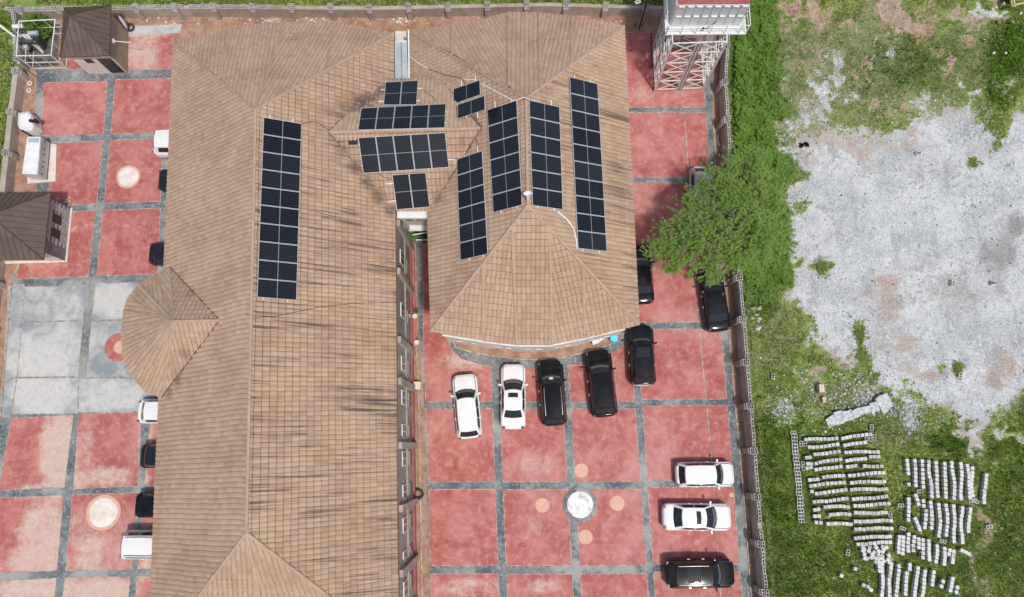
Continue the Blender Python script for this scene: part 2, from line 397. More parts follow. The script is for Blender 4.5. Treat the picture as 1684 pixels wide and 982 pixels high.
# ------------------------------------------------------------ ground outside
def terrain():
    t = NT('rank_grass_ground')
    n1 = t.noise(.12, 6, .65); n2 = t.noise(1.1, 7, .7); n3 = t.noise(9, 5, .75); n4 = t.noise(.5, 6, .7, dist=1)
    gr = t.mix(t.ramp(n1, .35, .65), (.15, .245, .036), (.27, .32, .085))
    gr = t.mix(t.math('MULTIPLY', t.ramp(n2, .50, .72), .5), gr, (.065, .14, .016))
    gr = t.mix(t.math('MULTIPLY', t.ramp(n4, .52, .68), .5), gr, (.34, .31, .20))
    dry = t.mix(t.ramp(n2, .4, .62), (.29, .27, .16), (.13, .17, .055))
    gr = t.mix(t.attr('dry'), gr, dry)
    gr = t.mix(t.attr('lush'), gr, t.mix(t.ramp(n2, .4, .65), (.025, .085, .008), (.07, .16, .018)))
    so_ = t.mix(t.ramp(n2, .35, .65), (.33, .22, .155), (.47, .36, .28))
    sf = t.ramp(t.math('ADD', t.math('MULTIPLY', t.attr('soil'), t.math('SUBTRACT', 1.0, t.math('MULTIPLY', t.attr('gravel'), .7))), t.math('MULTIPLY', t.math('SUBTRACT', n4, .5), 1.3)), .42, .66)
    gr = t.mix(sf, gr, so_)
    n5 = t.noise(.30, 10, .72, dist=.15); n6 = t.noise(1.9, 10, .82)
    gv = t.mix(t.ramp(n5, .36, .62), (.45, .465, .465), (.62, .635, .635))
    gm = t.ramp(t.noise(.28, 6, .7), .42, .60, .12, 1)
    gv = t.mix(t.math('MULTIPLY', t.math('MULTIPLY', t.ramp(n6, .51, .58), .62), gm), gv, (.27, .275, .275))
    gv = t.mix(t.math('MULTIPLY', t.ramp(t.noise(.6, 12, .8), .53, .60), .55), gv, (.27, .28, .275))
    gv = t.mix(t.math('MULTIPLY', t.math('MULTIPLY', t.ramp(t.noise(3, 10, .9), .55, .60), gm), .6), gv, (.74, .75, .75))
    gv = t.mix(t.math('MULTIPLY', t.ramp(t.math('ADD', t.attr('soil'), t.math('MULTIPLY', t.math('SUBTRACT', n2, .5), .9)), .1, .8), .85), gv, (.42, .335, .285))
    brn = t.noise(.22, 8, .75, dist=.6)
    gv = t.mix(t.math('MULTIPLY', t.ramp(brn, .54, .66), .45), gv, (.40, .34, .29))
    trk = t.noise(.9, 6, .7, t.mapping(t.pos(), (1, .28, 1), (0, 0, .6)))
    gv = t.mix(t.math('MULTIPLY', t.ramp(trk, .54, .62), .38), gv, (.27, .28, .28))
    gv = t.mix(t.attr('wet'), gv, (.26, .24, .225))
    gf = t.math('ADD', t.attr('gravel'), t.math('MULTIPLY', t.math('SUBTRACT', n2, .5), 1.5))
    gf = t.math('ADD', gf, t.math('MULTIPLY', t.math('SUBTRACT', n3, .5), .9))
    col = t.mix(t.ramp(gf, .40, .66), gr, gv)
    col = t.mix(.5, col, t.mix(t.ramp(n3, .2, .8), (0, 0, 0), (1, 1, 1)), 'OVERLAY')
    return t.out(col, .95, t.math('ADD', n6, t.math('MULTIPLY', n3, .4)), .9, .12)
M_terr = terrain()

def seg_d(px, py, a, b):
    ax, ay = a; bx, by = b; dx, dy = bx-ax, by-ay
    t = np.clip(((px-ax)*dx+(py-ay)*dy)/(dx*dx+dy*dy+1e-9), 0, 1)
    return np.hypot(px-ax-t*dx, py-ay-t*dy)
def sdf(px, py, poly):                                      # positive inside
    ins = np.zeros(px.shape, bool); d = np.full(px.shape, 1e9)
    n = len(poly)
    for i in range(n):
        a, b = poly[i], poly[(i+1) % n]
        d = np.minimum(d, seg_d(px, py, a, b))
        cnd = ((a[1] > py) != (b[1] > py))
        xi = (b[0]-a[0])*(py-a[1])/((b[1]-a[1]) if b[1] != a[1] else 1e-9)+a[0]
        ins ^= cnd & (px < xi)
    return np.where(ins, d, -d)
GRAVEL = [(1312,262),(1316,240),(1345,228),(1380,225),(1420,215),(1450,222),(1490,205),(1520,185),(1560,180),(1600,165),(1622,190),(1632,235),(1640,240),(1650,200),(1700,150),(1760,150),(1760,620),(1690,640),(1665,680),(1630,690),(1618,745),(1600,740),(1580,700),(1560,670),(1530,650),(1500,640),(1470,665),(1440,645),(1425,605),(1395,590),(1370,592),(1345,560),(1336,520),(1306,500),(1300,460),(1312,420),(1300,385),(1300,330),(1308,290)]
def blobs(px, py, L):
    v = np.zeros(px.shape)
    for (x, y, rx, ry, s_) in L:
        v = np.maximum(v, s_*np.clip(1.6-1.2*np.hypot((px-x)/rx, (py-y)/ry), 0, 1))
    return v
HOLES = [(1640,210,10,35,1),(1412,560,12,40,.9),(1425,600,25,14,.5),(1350,310,6,6,.5),(1492,205,14,8,.5),(1600,270,7,7,.8),(1352,440,14,13,.8),(1545,590,12,22,.6),(1573,605,12,18,.6),(1420,200,40,12,.6),(1322,340,10,14,.7),(1395,520,8,20,.5)]
GBLOB = [(1330,205,50,36,.55),(1395,215,50,26,.5),(1290,130,22,50,.4),(1300,255,30,30,.65),(1420,232,60,20,.6),(1665,160,20,30,.45),(1430,90,50,30,.3),(1560,170,60,20,.45),(1330,560,16,40,.5),(1500,650,40,24,.55),(1340,640,40,40,.4),(1560,690,30,20,.45),(1650,690,30,16,.5),(1375,120,14,35,.6),(1365,165,20,25,.65),(1355,145,10,40,.5),(1345,85,9,25,.4),(1470,95,12,28,.5),(1445,70,12,10,.5),(1610,30,24,12,.75),(1635,32,18,10,.6),(1400,150,16,20,.5),(1515,165,14,18,.6),(1645,130,12,14,.5),(1590,130,10,12,.5),(1290,215,20,18,.5),(1300,150,14,30,.45),(1655,720,40,10,.6),(1600,720,18,40,.8),(1497,685,22,26,.6),(1330,690,30,20,.3),(1290,670,26,22,.5),(1420,650,30,18,.45),(1385,620,30,18,.35),(1550,655,20,12,.5)]
SOIL = [(1300,60,30,30,.4),(1420,60,40,30,.45),(1520,60,40,40,.45),(1380,190,50,30,.45),(1570,190,40,14,.4),(1300,520,14,30,.4),(1250,640,20,60,.3),(1500,760,60,20,.35),(1610,880,10,60,.5),(1440,240,60,16,.6),(1345,20,22,26,.75),(1358,100,12,30,.6),(1345,178,8,14,.8),(1465,30,26,40,.75),(1490,55,36,14,.8),(1560,30,24,12,.85),(1600,40,60,7,.8),(1660,42,50,7,.9),(1545,107,16,8,.8),(1430,118,14,6,.8),(1310,10,40,12,.7),(1400,10,40,12,.3),(1350,622,22,20,.9),(1370,235,60,20,.6),(1400,250,22,14,.5),(1640,620,30,22,.9),(1460,500,26,50,.8),(1480,570,30,22,.7),(1520,610,40,16,.7),(1455,470,40,18,.7),(1300,480,12,40,.6),(1330,525,12,30,.5),(1240,30,26,30,.55),(1640,600,40,20,.5),(1310,970,16,14,.4),(1470,735,8,6,.5)]
LUSH = [(1240,120,46,160,1),(1225,260,60,110,1),(1250,400,50,90,.9),(1215,480,40,40,.4),(1660,80,40,50,.8),(1650,130,30,40,.7),(1290,700,40,40,.3),(1320,930,60,60,.25),(1660,800,40,200,.2),(1480,110,70,50,.3),(1580,720,60,40,.4),(1390,920,40,60,.2),(1270,900,40,120,.3),(1250,760,40,100,.4)]
DRY = [(1330,120,70,110,.9),(1450,60,110,80,.6),(1570,90,70,60,.6),(1300,250,40,50,.7),(1280,560,40,90,.55),(1430,90,60,60,.4),(1560,160,60,40,.5),(1500,720,60,30,.6),(1610,900,8,140,.8),(1400,650,70,40,.5),(1290,200,50,60,.6)]
DRY2 = [(1420,120,110,100,.8),(1560,110,90,80,.6),(1340,60,80,60,.7)]
WET = [(1660,380,24,30,.8),(1640,420,20,30,.7),(1655,470,18,22,.6),(1600,480,50,30,.3)]

def seg_line(px, py, pts): 
    d = np.full(px.shape, 1e9)
    for a, b in zip(pts, pts[1:]): d = np.minimum(d, seg_d(px, py, a, b))
    return d
LAT = rng.random((256, 256))
def vno(x, y):
    xi, yi = np.floor(x).astype(int), np.floor(y).astype(int); fx, fy = x-xi, y-yi; fx = fx*fx*(3-2*fx); fy = fy*fy*(3-2*fy)
    g_ = lambda a, b_: LAT[a % 256, b_ % 256]
    return (g_(xi, yi)*(1-fx)+g_(xi+1, yi)*fx)*(1-fy)+(g_(xi, yi+1)*(1-fx)+g_(xi+1, yi+1)*fx)*fy
def fbm(x, y, s_=0):
    return sum((vno(x*2**k+s_*13+k*7, y*2**k+s_*29+k*11)-.5)*.62**k for k in range(5))
def masks(px, py):
    ox, oy = px, py
    px = ox+34*fbm(ox/46, oy/46, 1)+9*fbm(ox/9, oy/9, 3); py = oy+34*fbm(ox/46, oy/46, 2)+9*fbm(ox/9, oy/9, 4)
    sd_ = sdf(px, py, GRAVEL); rag = fbm(ox/14, oy/14, 6); g = np.clip(.5+(sd_+22*rag)/30, 0, 1); g = np.maximum(g, np.clip((rag-.13)*4, 0, .62)*np.clip(1+sd_/55, 0, 1))
    g = np.maximum(g, blobs(px, py, GBLOB))*(1-blobs(px, py, HOLES))
    so_ = blobs(px, py, SOIL)
    rim_ = np.clip(1-np.abs(sdf(px, py, GRAVEL)-2)/14, 0, 1)*np.clip(.5+2.2*fbm(ox/60, oy/60, 7), 0, 1); so_ = np.maximum(so_, rim_*.75)
    pale = np.clip((fbm(ox/22, oy/22, 9)-.12)*3, 0, 1)*np.clip((330-oy)/80, 0, 1); so_ = np.maximum(so_, pale*.6)
    insoil = (so_ > .45) & (g > .8)
    dry = np.maximum(blobs(px, py, DRY), blobs(px, py, DRY2))
    lush = blobs(px, py, LUSH)*(1-g)
    tr = np.clip(1-seg_line(px, py, [(1603,790),(1612,870),(1618,990)])/6, 0, 1)
    so_ = np.maximum(so_, tr*.7)
    return g, so_, dry, lush, blobs(px, py, WET)

def grid_sheet(name, x0, x1, y0, y1, step, zf, mat):
    nx = int((x1-x0)/step)+1; ny = int((y1-y0)/step)+1
    X, Y = np.meshgrid(np.linspace(x0, x1, nx), np.linspace(y0, y1, ny))
    v = np.stack([X.ravel(), Y.ravel(), np.zeros(X.size)], 1)
    v[:, 2] = zf(v[:, 0], v[:, 1])
    i = np.arange(nx-1); j = np.arange(ny-1); I, J = np.meshgrid(i, j); a = (J*nx+I).ravel()
    f = np.stack([a, a+1, a+nx+1, a+nx], 1)
    me = bpy.data.meshes.new(name); me.from_pydata(v.tolist(), [], f.tolist())
    me.materials.append(mat); me.polygons.foreach_set('use_smooth', [True]*len(f))
    px, py = projn(np.stack([v[:, 0], v[:, 1], v[:, 2]*0], 1))
    for nm, arr in zip(('gravel', 'soil', 'dry', 'lush', 'wet'), masks(px, py)):
        at = me.attributes.new(nm, 'FLOAT', 'POINT'); at.data.foreach_set('value', arr.astype(np.float32))
    me.update(); return me
def hgt(x, y):
    x = np.asarray(x, float); y = np.asarray(y, float)
    return -.02+.05*np.sin(x*.9+1)*np.sin(y*.7)+.04*np.sin(x*2.3+y*1.7)+.03*np.sin(x*1.1-y*2.9)
# far ground to the horizon, then the field
b = MB(); 
xe = P(1196, 400, 0).x
b.add([(-600, -600, -.16), (600, -600, -.16), (600, 600, -.16), (-600, 600, -.16)], [(0, 1, 2, 3)])
o = b.build('ground', M_terr); tag(o, kind='structure')
FX0 = P(1205, 0, 0).x-1.2
me = grid_sheet('field', FX0, 46, -20, 42, .15, lambda x, y: hgt(x, y), M_terr)
o = link('field', me); tag(o, kind='structure')
me = grid_sheet('north_verge', -60, FX0, P(600, 16, 0).y+.15, 60, .5, lambda x, y: hgt(x, y)*.6, M_terr)
o = link('verge', me); tag(o, kind='structure')
me = grid_sheet('west_verge', -70, P(24, 120, 0).x-.2, -30, P(600, 16, 0).y, .5, lambda x, y: hgt(x, y)*.6-.03, M_terr)
o = link('verge', me); tag(o, kind='structure')

# ------------------------------------------------------------ compound ground
# perimeter wall base lines (pixels on the ground): N, E, W
EB = [(1196,-40),(1186,60),(1181,150),(1189,300),(1199,420),(1206,500),(1214,600),(1224,720),(1234,850),(1247,1010)]
NB_ = [(30,33),(320,28),(620,30),(900,24),(1110,30)]
WB = [(44,120),(34,200),(24,300),(8,450),(-6,560),(-18,700),(-50,1010)]
yard = [P(*p) for p in [(30,33),(320,28),(620,30),(900,24),(1186,26)]]+[P(*p) for p in EB[2:]]+[P(-50,1010)]+[P(*p) for p in WB[::-1][1:]]
b = MB(); n = len(yard)
b.add([(p.x, p.y, 0) for p in yard], [tuple(range(n))[::-1]])
yo = b.build('compound_ground', M_soil); tag(yo, kind='structure')
# grey banding sheet under the slabs
pv = [(60,114),(1172,112)]+[(1172,184),(1178,300),(1187,420),(1196,520),(1202,560),(1212,700),(1220,800),(1236,985),(1240,1010)]+[(709,1010),(707,940),(702,800),(697,660),(690,560),(684,400),(520,400),(520,1010),(-30,1010),(-20,800),(0,690),(14,520),(18,466),(20,456),(62,350),(57,220)]
pvw = [P(*p) for p in pv]
b = MB(); b.add([(p.x, p.y, .006) for p in pvw], [tuple(range(len(pvw)))])
pave = b.build('pavement', M_strip); tag(pave, kind='structure')
# northern apron
b = MB(); a4 = [P(*p) for p in [(208,42),(288,42),(285,62),(206,62)]]
WEAR = [(96,745,36,75,1.1),(120,790,40,20,.8),(60,925,60,30,.9),(85,870,34,70,.8),(150,915,36,50,.75),(140,860,24,40,.6),(205,905,20,40,.4),(225,700,12,30,.3),(170,785,60,24,.7),(60,965,90,30,1.0),(170,975,70,26,1.0),(240,730,14,60,.9),(242,900,16,60,.8),(20,960,30,40,.4),(820,720,20,40,.3),(905,700,20,30,.35),(970,860,30,60,.12),(1100,700,40,20,.2),(1060,210,14,60,.35),(245,410,30,30,.25),(60,430,50,20,.35),(765,592,44,24,.75),(775,625,30,30,.45),(880,765,50,26,.5),(875,870,24,50,.38),(1186,590,22,16,.45),(1055,150,26,26,.5),(1045,190,20,20,.35),(780,965,90,22,.6),(895,965,50,18,.6),(700,560,20,30,.2),
        (100,735,28,70,1.2),(60,880,40,60,.85),(70,810,60,20,.7),(190,790,40,20,.6),(185,720,20,30,.2),(145,740,16,70,.6),(230,90,44,40,.75),(150,970,70,30,.9),(150,900,40,40,.7),(200,880,30,30,.35),(225,365,50,20,.35),(120,430,60,14,.3),(125,378,8,8,.8),(250,80,20,50,.4),(240,780,12,30,.8),(240,940,16,30,.7),(1145,895,9,6,.6),(230,180,30,20,.15),(130,320,20,60,.2),(640,900,5,5,0),(255,360,20,20,.3),(1190,620,14,60,.2),(850,740,30,60,.28),
        (240,50,60,16,.8)]
SCR = [(90,498,60,30,.45),(190,495,45,30,1.0),(70,590,60,40,.95),(100,560,50,40,.6),(70,650,60,40,1.1),(185,650,60,30,.75),(180,560,40,30,.3),(270,620,60,60,.6)]
def slab(quad, mat, parent, name, L, z=.012, base=.0, res=.45, split=None):
    q = [P(x, y, 0) for x, y in quad]
    nu = max(2, int((q[1]-q[0]).length/res)); nv = max(2, int((q[3]-q[0]).length/res))
    b = MB()
    def fn(u, v): 
        p = (q[0]*(1-u)+q[1]*u)*(1-v)+(q[3]*(1-u)+q[2]*u)*v
        return (p.x, p.y, z)
    b.grid(fn, nu, nv, flip=True)
    nb = len(b.v)
    for i in range(4):                                      # skirt
        a, c_ = q[i], q[(i+1) % 4]
        b.add([(a.x, a.y, z), (c_.x, c_.y, z), (c_.x, c_.y, 0), (a.x, a.y, 0)], [(0, 1, 2, 3)])
    if name in ('red_slab', 'concrete_slab'):
        cq = sum(q, Vector())/4; ew = .035
        for i in range(4):
            a, c_ = q[i], q[(i+1) % 4]; d = (c_-a).normalized(); nn = Vector((-d.y, d.x, 0)); nn = nn if nn.dot(cq-a) > 0 else -nn
            b.add([(a.x-nn.x*ew, a.y-nn.y*ew, z+.004), (c_.x-nn.x*ew, c_.y-nn.y*ew, z+.004), (c_.x+nn.x*.012, c_.y+nn.y*.012, z+.004+.0005*i), (a.x+nn.x*.012, a.y+nn.y*.012, z+.004+.0005*i)][::-1 if nn.cross(d).z > 0 else 1], [(0, 1, 2, 3)], 1)
    o = b.build(name, [mat, M_edge], parent)
    v = np.array(b.v); px, py = projn(v)
    at = o.data.attributes.new('wear', 'FLOAT', 'POINT'); at.data.foreach_set('value', (blobs(px, py, L)+base).astype(np.float32))
    return o
def vx(tab, y):
    return float(np.interp(y, [t[0] for t in tab], [t[1] for t in tab])) if tab[0][0] <= y <= tab[-1][0] else (tab[0][1]+(y-tab[0][0])*(tab[1][1]-tab[0][1])/(tab[1][0]-tab[0][0]) if y < tab[0][0] else tab[-1][1]+(y-tab[-1][0])*(tab[-1][1]-tab[-2][1])/(tab[-1][0]-tab[-2][0]))
VR = {'0r': [(395,695),(600,697.6),(775,704.5),(982,709)], '1l': [(590,806),(700,810.6),(982,820.7)], '1r': [(590,820),(700,823.6),(982,835)],
      '2l': [(600,921),(700,928),(800,932.6),(982,942.7)], '2r': [(600,934),(700,942.7),(800,947),(982,957)],
      '3l': [(300,1010),(640,1042),(700,1047),(982,1066)], '3r': [(300,1020),(640,1055),(700,1059),(982,1077.6)],
      'sl': [(40,1112),(186,1125),(560,1151),(720,1167.5),(1000,1186)], 'sr': [(40,1113),(186,1126),(560,1152),(720,1168.7),(1000,1187)],
      '4l': [(40,1150),(180,1160.5),(300,1168),(420,1176),(560,1187),(700,1198.5),(982,1219.6)]}
VL = {'0r': [(114,74),(137,73),(220,68),(340,58),(455,20),(470,41),(620,29),(690,18),(982,-30)],
      '1l': [(137,176),(240,168.7),(335,159),(350,156),(455,145),(466,142),(620,128),(800,106),(945,93),(982,89),(1010,86)],
      '1r': [(137,189.5),(240,181),(335,172),(350,168.7),(455,159),(466,157),(620,142),(800,120.7),(945,108),(982,103),(1010,100)],
      '2l': [(137,270),(340,264),(455,258),(640,245),(706,234),(786,227),(900,220),(976,211),(1010,208)],
      '2r': [(137,284),(340,277),(455,270),(640,258),(706,244),(786,238.5),(900,230),(976,223),(1010,220)]}
def cell(T, l, r, y0l, y0r, y1l, y1r):
    def X(s, y): return s if isinstance(s, (int, float)) else vx(T[s], y)
    return [(X(l, y0l), y0l), (X(r, y0r), y0r), (X(r, y1r), y1r), (X(l, y1l), y1l)]
RR = 'red_slab'
# right yard rows
for (y0, y1, cols) in [(54, 177, [(1020,'sl'),('sr','4l')]), (186, 292, [(1020,'sl'),('sr','4l')]), (301.5, 530.5, [(1020,'sl'),('sr','4l')]), (542, 656.5, [('3r','sl'),('sr','4l')]),
                 (601, 661, [('0r','1l')]), (601,661,[('1r','2l'),('2r','3l')]),
                 (673, 792.5, [('0r','1l'),('1r','2l'),('2r','3l')]), (668, 790, [('3r','sl'),('sr','4l')]),
                 (805.5, 930, [('0r','1l'),('1r','2l'),('2r','3l')]), (802, 928, [('3r','sl'),('sr','4l')]),
                 (944.5, 1008, [('0r','1l'),('1r','2l'),('2r','3l')]), (941, 1008, [('3r','sl'),('sr','4l')])]:
    for (l, r) in cols: slab(cell(VR, l, r, y0, y0-.8, y1, y1-.8), M_red, pave, RR, WEAR)
slab([('0',)]*0 or [(695,400),(740,400),(740,600),(697.5,600)], M_red, pave, RR, WEAR)
slab([(697.5,600.3),(738,600.3),(738,600.9),(697.5,600.9)], M_strip, pave, 'joint_strip', WEAR, z=.011)
# slabs under the arc: left, between and right pieces (the arc band covers their ends)
slab([(740,552),(806,598),(806,600.6),(740,600.6)], M_red, pave, RR, WEAR)
slab([(1005,560),(1042,545),(1042,600.6),(1005,600.6)], M_red, pave, RR, WEAR)
slab([(934,598),(1004.5,575),(1004.5,600.6),(934,600.6)], M_red, pave, RR, WEAR)
# left yard
slab(cell(VL,'0r','1l',136,134.5,223,221), M_red, pave, RR, WEAR); slab(cell(VL,'1r','2r',131,129,221,217), M_red, pave, RR, WEAR)
slab([(206,62),(285,55),(283,114),(204,115)], M_red, pave, RR, WEAR, z=.02)
slab([(108,98),(142,98),(142,113),(108,114)], M_red, pave, RR, WEAR, z=.02)
slab(a and [(206,42),(288,38),(286,54.5),(206,61.5)] if False else [(206,44),(300,40),(296,54),(206,61.5)], M_screed, pave, 'concrete_slab', SCR, z=.018, base=.7)
slab(cell(VL,82,'1l',236,232,338,335), M_red, pave, RR, WEAR); slab(cell(VL,'1r','2l',231,228,334,331), M_red, pave, RR, WEAR)
slab(cell(VL,'0r','1l',350,347,459,455), M_red, pave, RR, WEAR); slab(cell(VL,'1r','2l',346,342.5,454,450), M_red, pave, RR, WEAR)
for (l, r, y0, y1, w_) in [('0r','1l',470,527,0),('1r','2r',464,525,0),('0r','1l',528.5,619,0),('1r','2r',526.5,619,0),('0r',128,621,680,0),(129.5,'2r',621,677,0)]:
    slab(cell(VL, l, r, y0+2, y0, y1+1, y1), M_screed, pave, 'concrete_slab', SCR, base=.15)
slab([(14,470),(40,468),(28,620),(6,624)], M_screed, pave, 'concrete_slab', SCR, base=.25); slab([(6,626),(27,622),(17,685),(-8,690)], M_screed, pave, 'concrete_slab', SCR, base=.0)
slab(cell(VL,'0r','1l',688,683,806,801), M_red, pave, RR, WEAR); slab([(130,681),(233,677),(226,799),(121,804)], M_red, pave, RR, WEAR)
slab(cell(VL,'0r','1l',819,815,943,938), M_red, pave, RR, WEAR); slab(cell(VL,'1r','2l',814,811,938,936), M_red, pave, RR, WEAR)
slab(cell(VL,'0r','1l',957,951,1008,1008), M_red, pave, RR, WEAR); slab(cell(VL,'1r','2l',950,949,1008,1008), M_red, pave, RR, WEAR)
for (y0, y1) in [(680,798),(811,935),(949,1008)]:
    slab(cell(VL,'2r',300,y0,y0-1,y1,y1-1), M_red, pave, RR, WEAR)
# arc band round the curved bay + soil bed with kerb
ARCO = [(738,552),(742,572),(758,590),(800,602),(850,606),(900,606),(950,598),(985,588),(1015,576),(1035,560),(1040,540)]
ARCI = [(744,556),(749,571),(775,579),(807,585),(845,590),(885,592),(925,588),(966,579),(1000,568),(1021,558),(1030,540)]
b = MB(); k = len(ARCO)
vo = [P(*p) for p in ARCO]; vi = [P(*p) for p in ARCI]
b.add([(p.x, p.y, .0165) for p in vo]+[(p.x, p.y, .0165) for p in vi], [(i, i+1, k+i+1, k+i) for i in range(k-1)])
b.build('curved_band', M_strip, pave)
b = MB(); vb = [P(*p) for p in ARCI]; b.prism([(p.x, p.y) for p in vb], .0, .07); b.build('planting_bed', M_soil, pave)
b = MB(); b.tube([(p.x, p.y, .07) for p in vb], .06, 5); b.build('kerb', M_kerb, pave)
# soil strip and kerb beside the hall, and beside the east wall
b = MB(); b.tube([P(x, y, .05) for x, y in [(694.5,1005),(692,860),(690,760),(688,640),(684,560),(681,470),(679,405)]], .055, 5); b.build('kerb', M_kerb, pave)
b = MB(); b.tube([P(x, y, .04) for x, y in [(1172,190),(1178,300),(1187,420),(1196,520),(1212,700),(1222,800),(1236,985)]], .05, 5); b.build('kerb', M_kerb, pave)
b = MB(); b.tube([P(x, y, .04) for x, y in [(60,120),(56,215)]], .05, 5); b.tube([P(x, y, .05) for x, y in [(18,470),(0,690)]], .05, 5); b.build('kerb', M_kerb, pave)

def disc(name, px, py, r, mat, label, cat, z, group=None, h=.004, n=40, wob=0):
    p = P(px, py, 0); b = MB()
    pts = []
    for k in range(n):
        a = 2*math.pi*k/n; rr = r*(1+wob*math.sin(3*a+1)+wob*.7*math.sin(5*a))
        pts.append((p.x+math.cos(a)*rr, p.y+math.sin(a)*rr))
    b.prism(pts, .0, z+h)
    o = b.build(name, mat, pave); return o
for (x, y, rr) in [(956,774,.49),(892,831,.49),(1015,828,.51),(963,883,.49)]: disc('peach_disc', x, y, rr, M_peach, '', '', .014)
disc('screed_patch', 211, 291, .93, M_peach, '', '', .013, wob=.015); disc('screed_patch', 211, 291, .76, M_cream, '', '', .018, wob=.025)
disc('screed_patch', 170, 843, 1.22, M_peach, '', '', .013, wob=.012); disc('screed_patch', 170, 843, 1.0, M_cream, '', '', .018, wob=.012)
o = disc('red_disc', 196, 571, 1.07, M_red, '', '', .016); at = o.data.attributes.new('wear', 'FLOAT', 'POINT')
disc('peach_disc', 198, 571, .48, M_peach, '', '', .021); disc('peach_disc', 1203, 814, .16, M_peach, '', '', .014)
p = P(1119, 242, 0); b = MB()
b.box((p.x, p.y, .02), (.62, .62, .02)); b.box((p.x, p.y, .036), (.44, .44, .012))
o = b.build('manhole_cover', M_red, origin=(p.x, p.y, 0)); tag(o, 'square red painted manhole cover set in the red slab east of the right roof', 'manhole cover'); o.data.attributes.new('wear', 'FLOAT', 'POINT')
# round well
p = P(954, 830, 0); t = thing('round_well', 'round concrete well ring with a white chalky top between the peach discs', 'well', p)
b = MB(); b.lathe(p, [(1.2, 0), (1.2, .05), (1.05, .10), (.92, .12), (.9, .10)], 36); b.build('rim', M_strip, t)
M_chalk = mottle('white_chalk_screed', (.50, .48, .44), (.82, .81, .78), 1.8, .9, 14, .4, lo=.35, hi=.55)
b = MB(); b.cyl(p, .93, .11, 36); b.build('cover', M_chalk, t)
for i in range(26):
    a = random.random()*6.28; rr = random.uniform(.2, .9)
    b = MB(); s_ = random.uniform(.04, .10)
    b.box((p.x+math.cos(a)*rr, p.y+math.sin(a)*rr, .12), (s_, s_*.7, s_*.5), random.random()*3); b.build('stone', M_chalk, t)

# ------------------------------------------------------------ roofs
TW, TC = .285, .43
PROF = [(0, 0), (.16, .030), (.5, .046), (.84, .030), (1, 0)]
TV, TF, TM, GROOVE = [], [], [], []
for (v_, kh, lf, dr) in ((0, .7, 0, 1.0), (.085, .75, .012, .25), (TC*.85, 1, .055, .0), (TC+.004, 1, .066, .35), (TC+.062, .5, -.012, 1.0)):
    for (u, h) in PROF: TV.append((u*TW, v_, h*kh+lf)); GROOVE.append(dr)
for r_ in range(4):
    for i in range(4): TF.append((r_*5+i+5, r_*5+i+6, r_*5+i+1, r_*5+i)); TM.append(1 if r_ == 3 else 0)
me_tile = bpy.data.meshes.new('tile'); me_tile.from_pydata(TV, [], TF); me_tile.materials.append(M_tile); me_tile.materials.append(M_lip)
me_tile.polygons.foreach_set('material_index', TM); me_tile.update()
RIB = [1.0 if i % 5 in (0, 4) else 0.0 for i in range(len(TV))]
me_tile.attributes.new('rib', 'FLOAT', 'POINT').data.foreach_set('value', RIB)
at = me_tile.attributes.new('groove', 'FLOAT', 'POINT'); at.data.foreach_set('value', GROOVE)
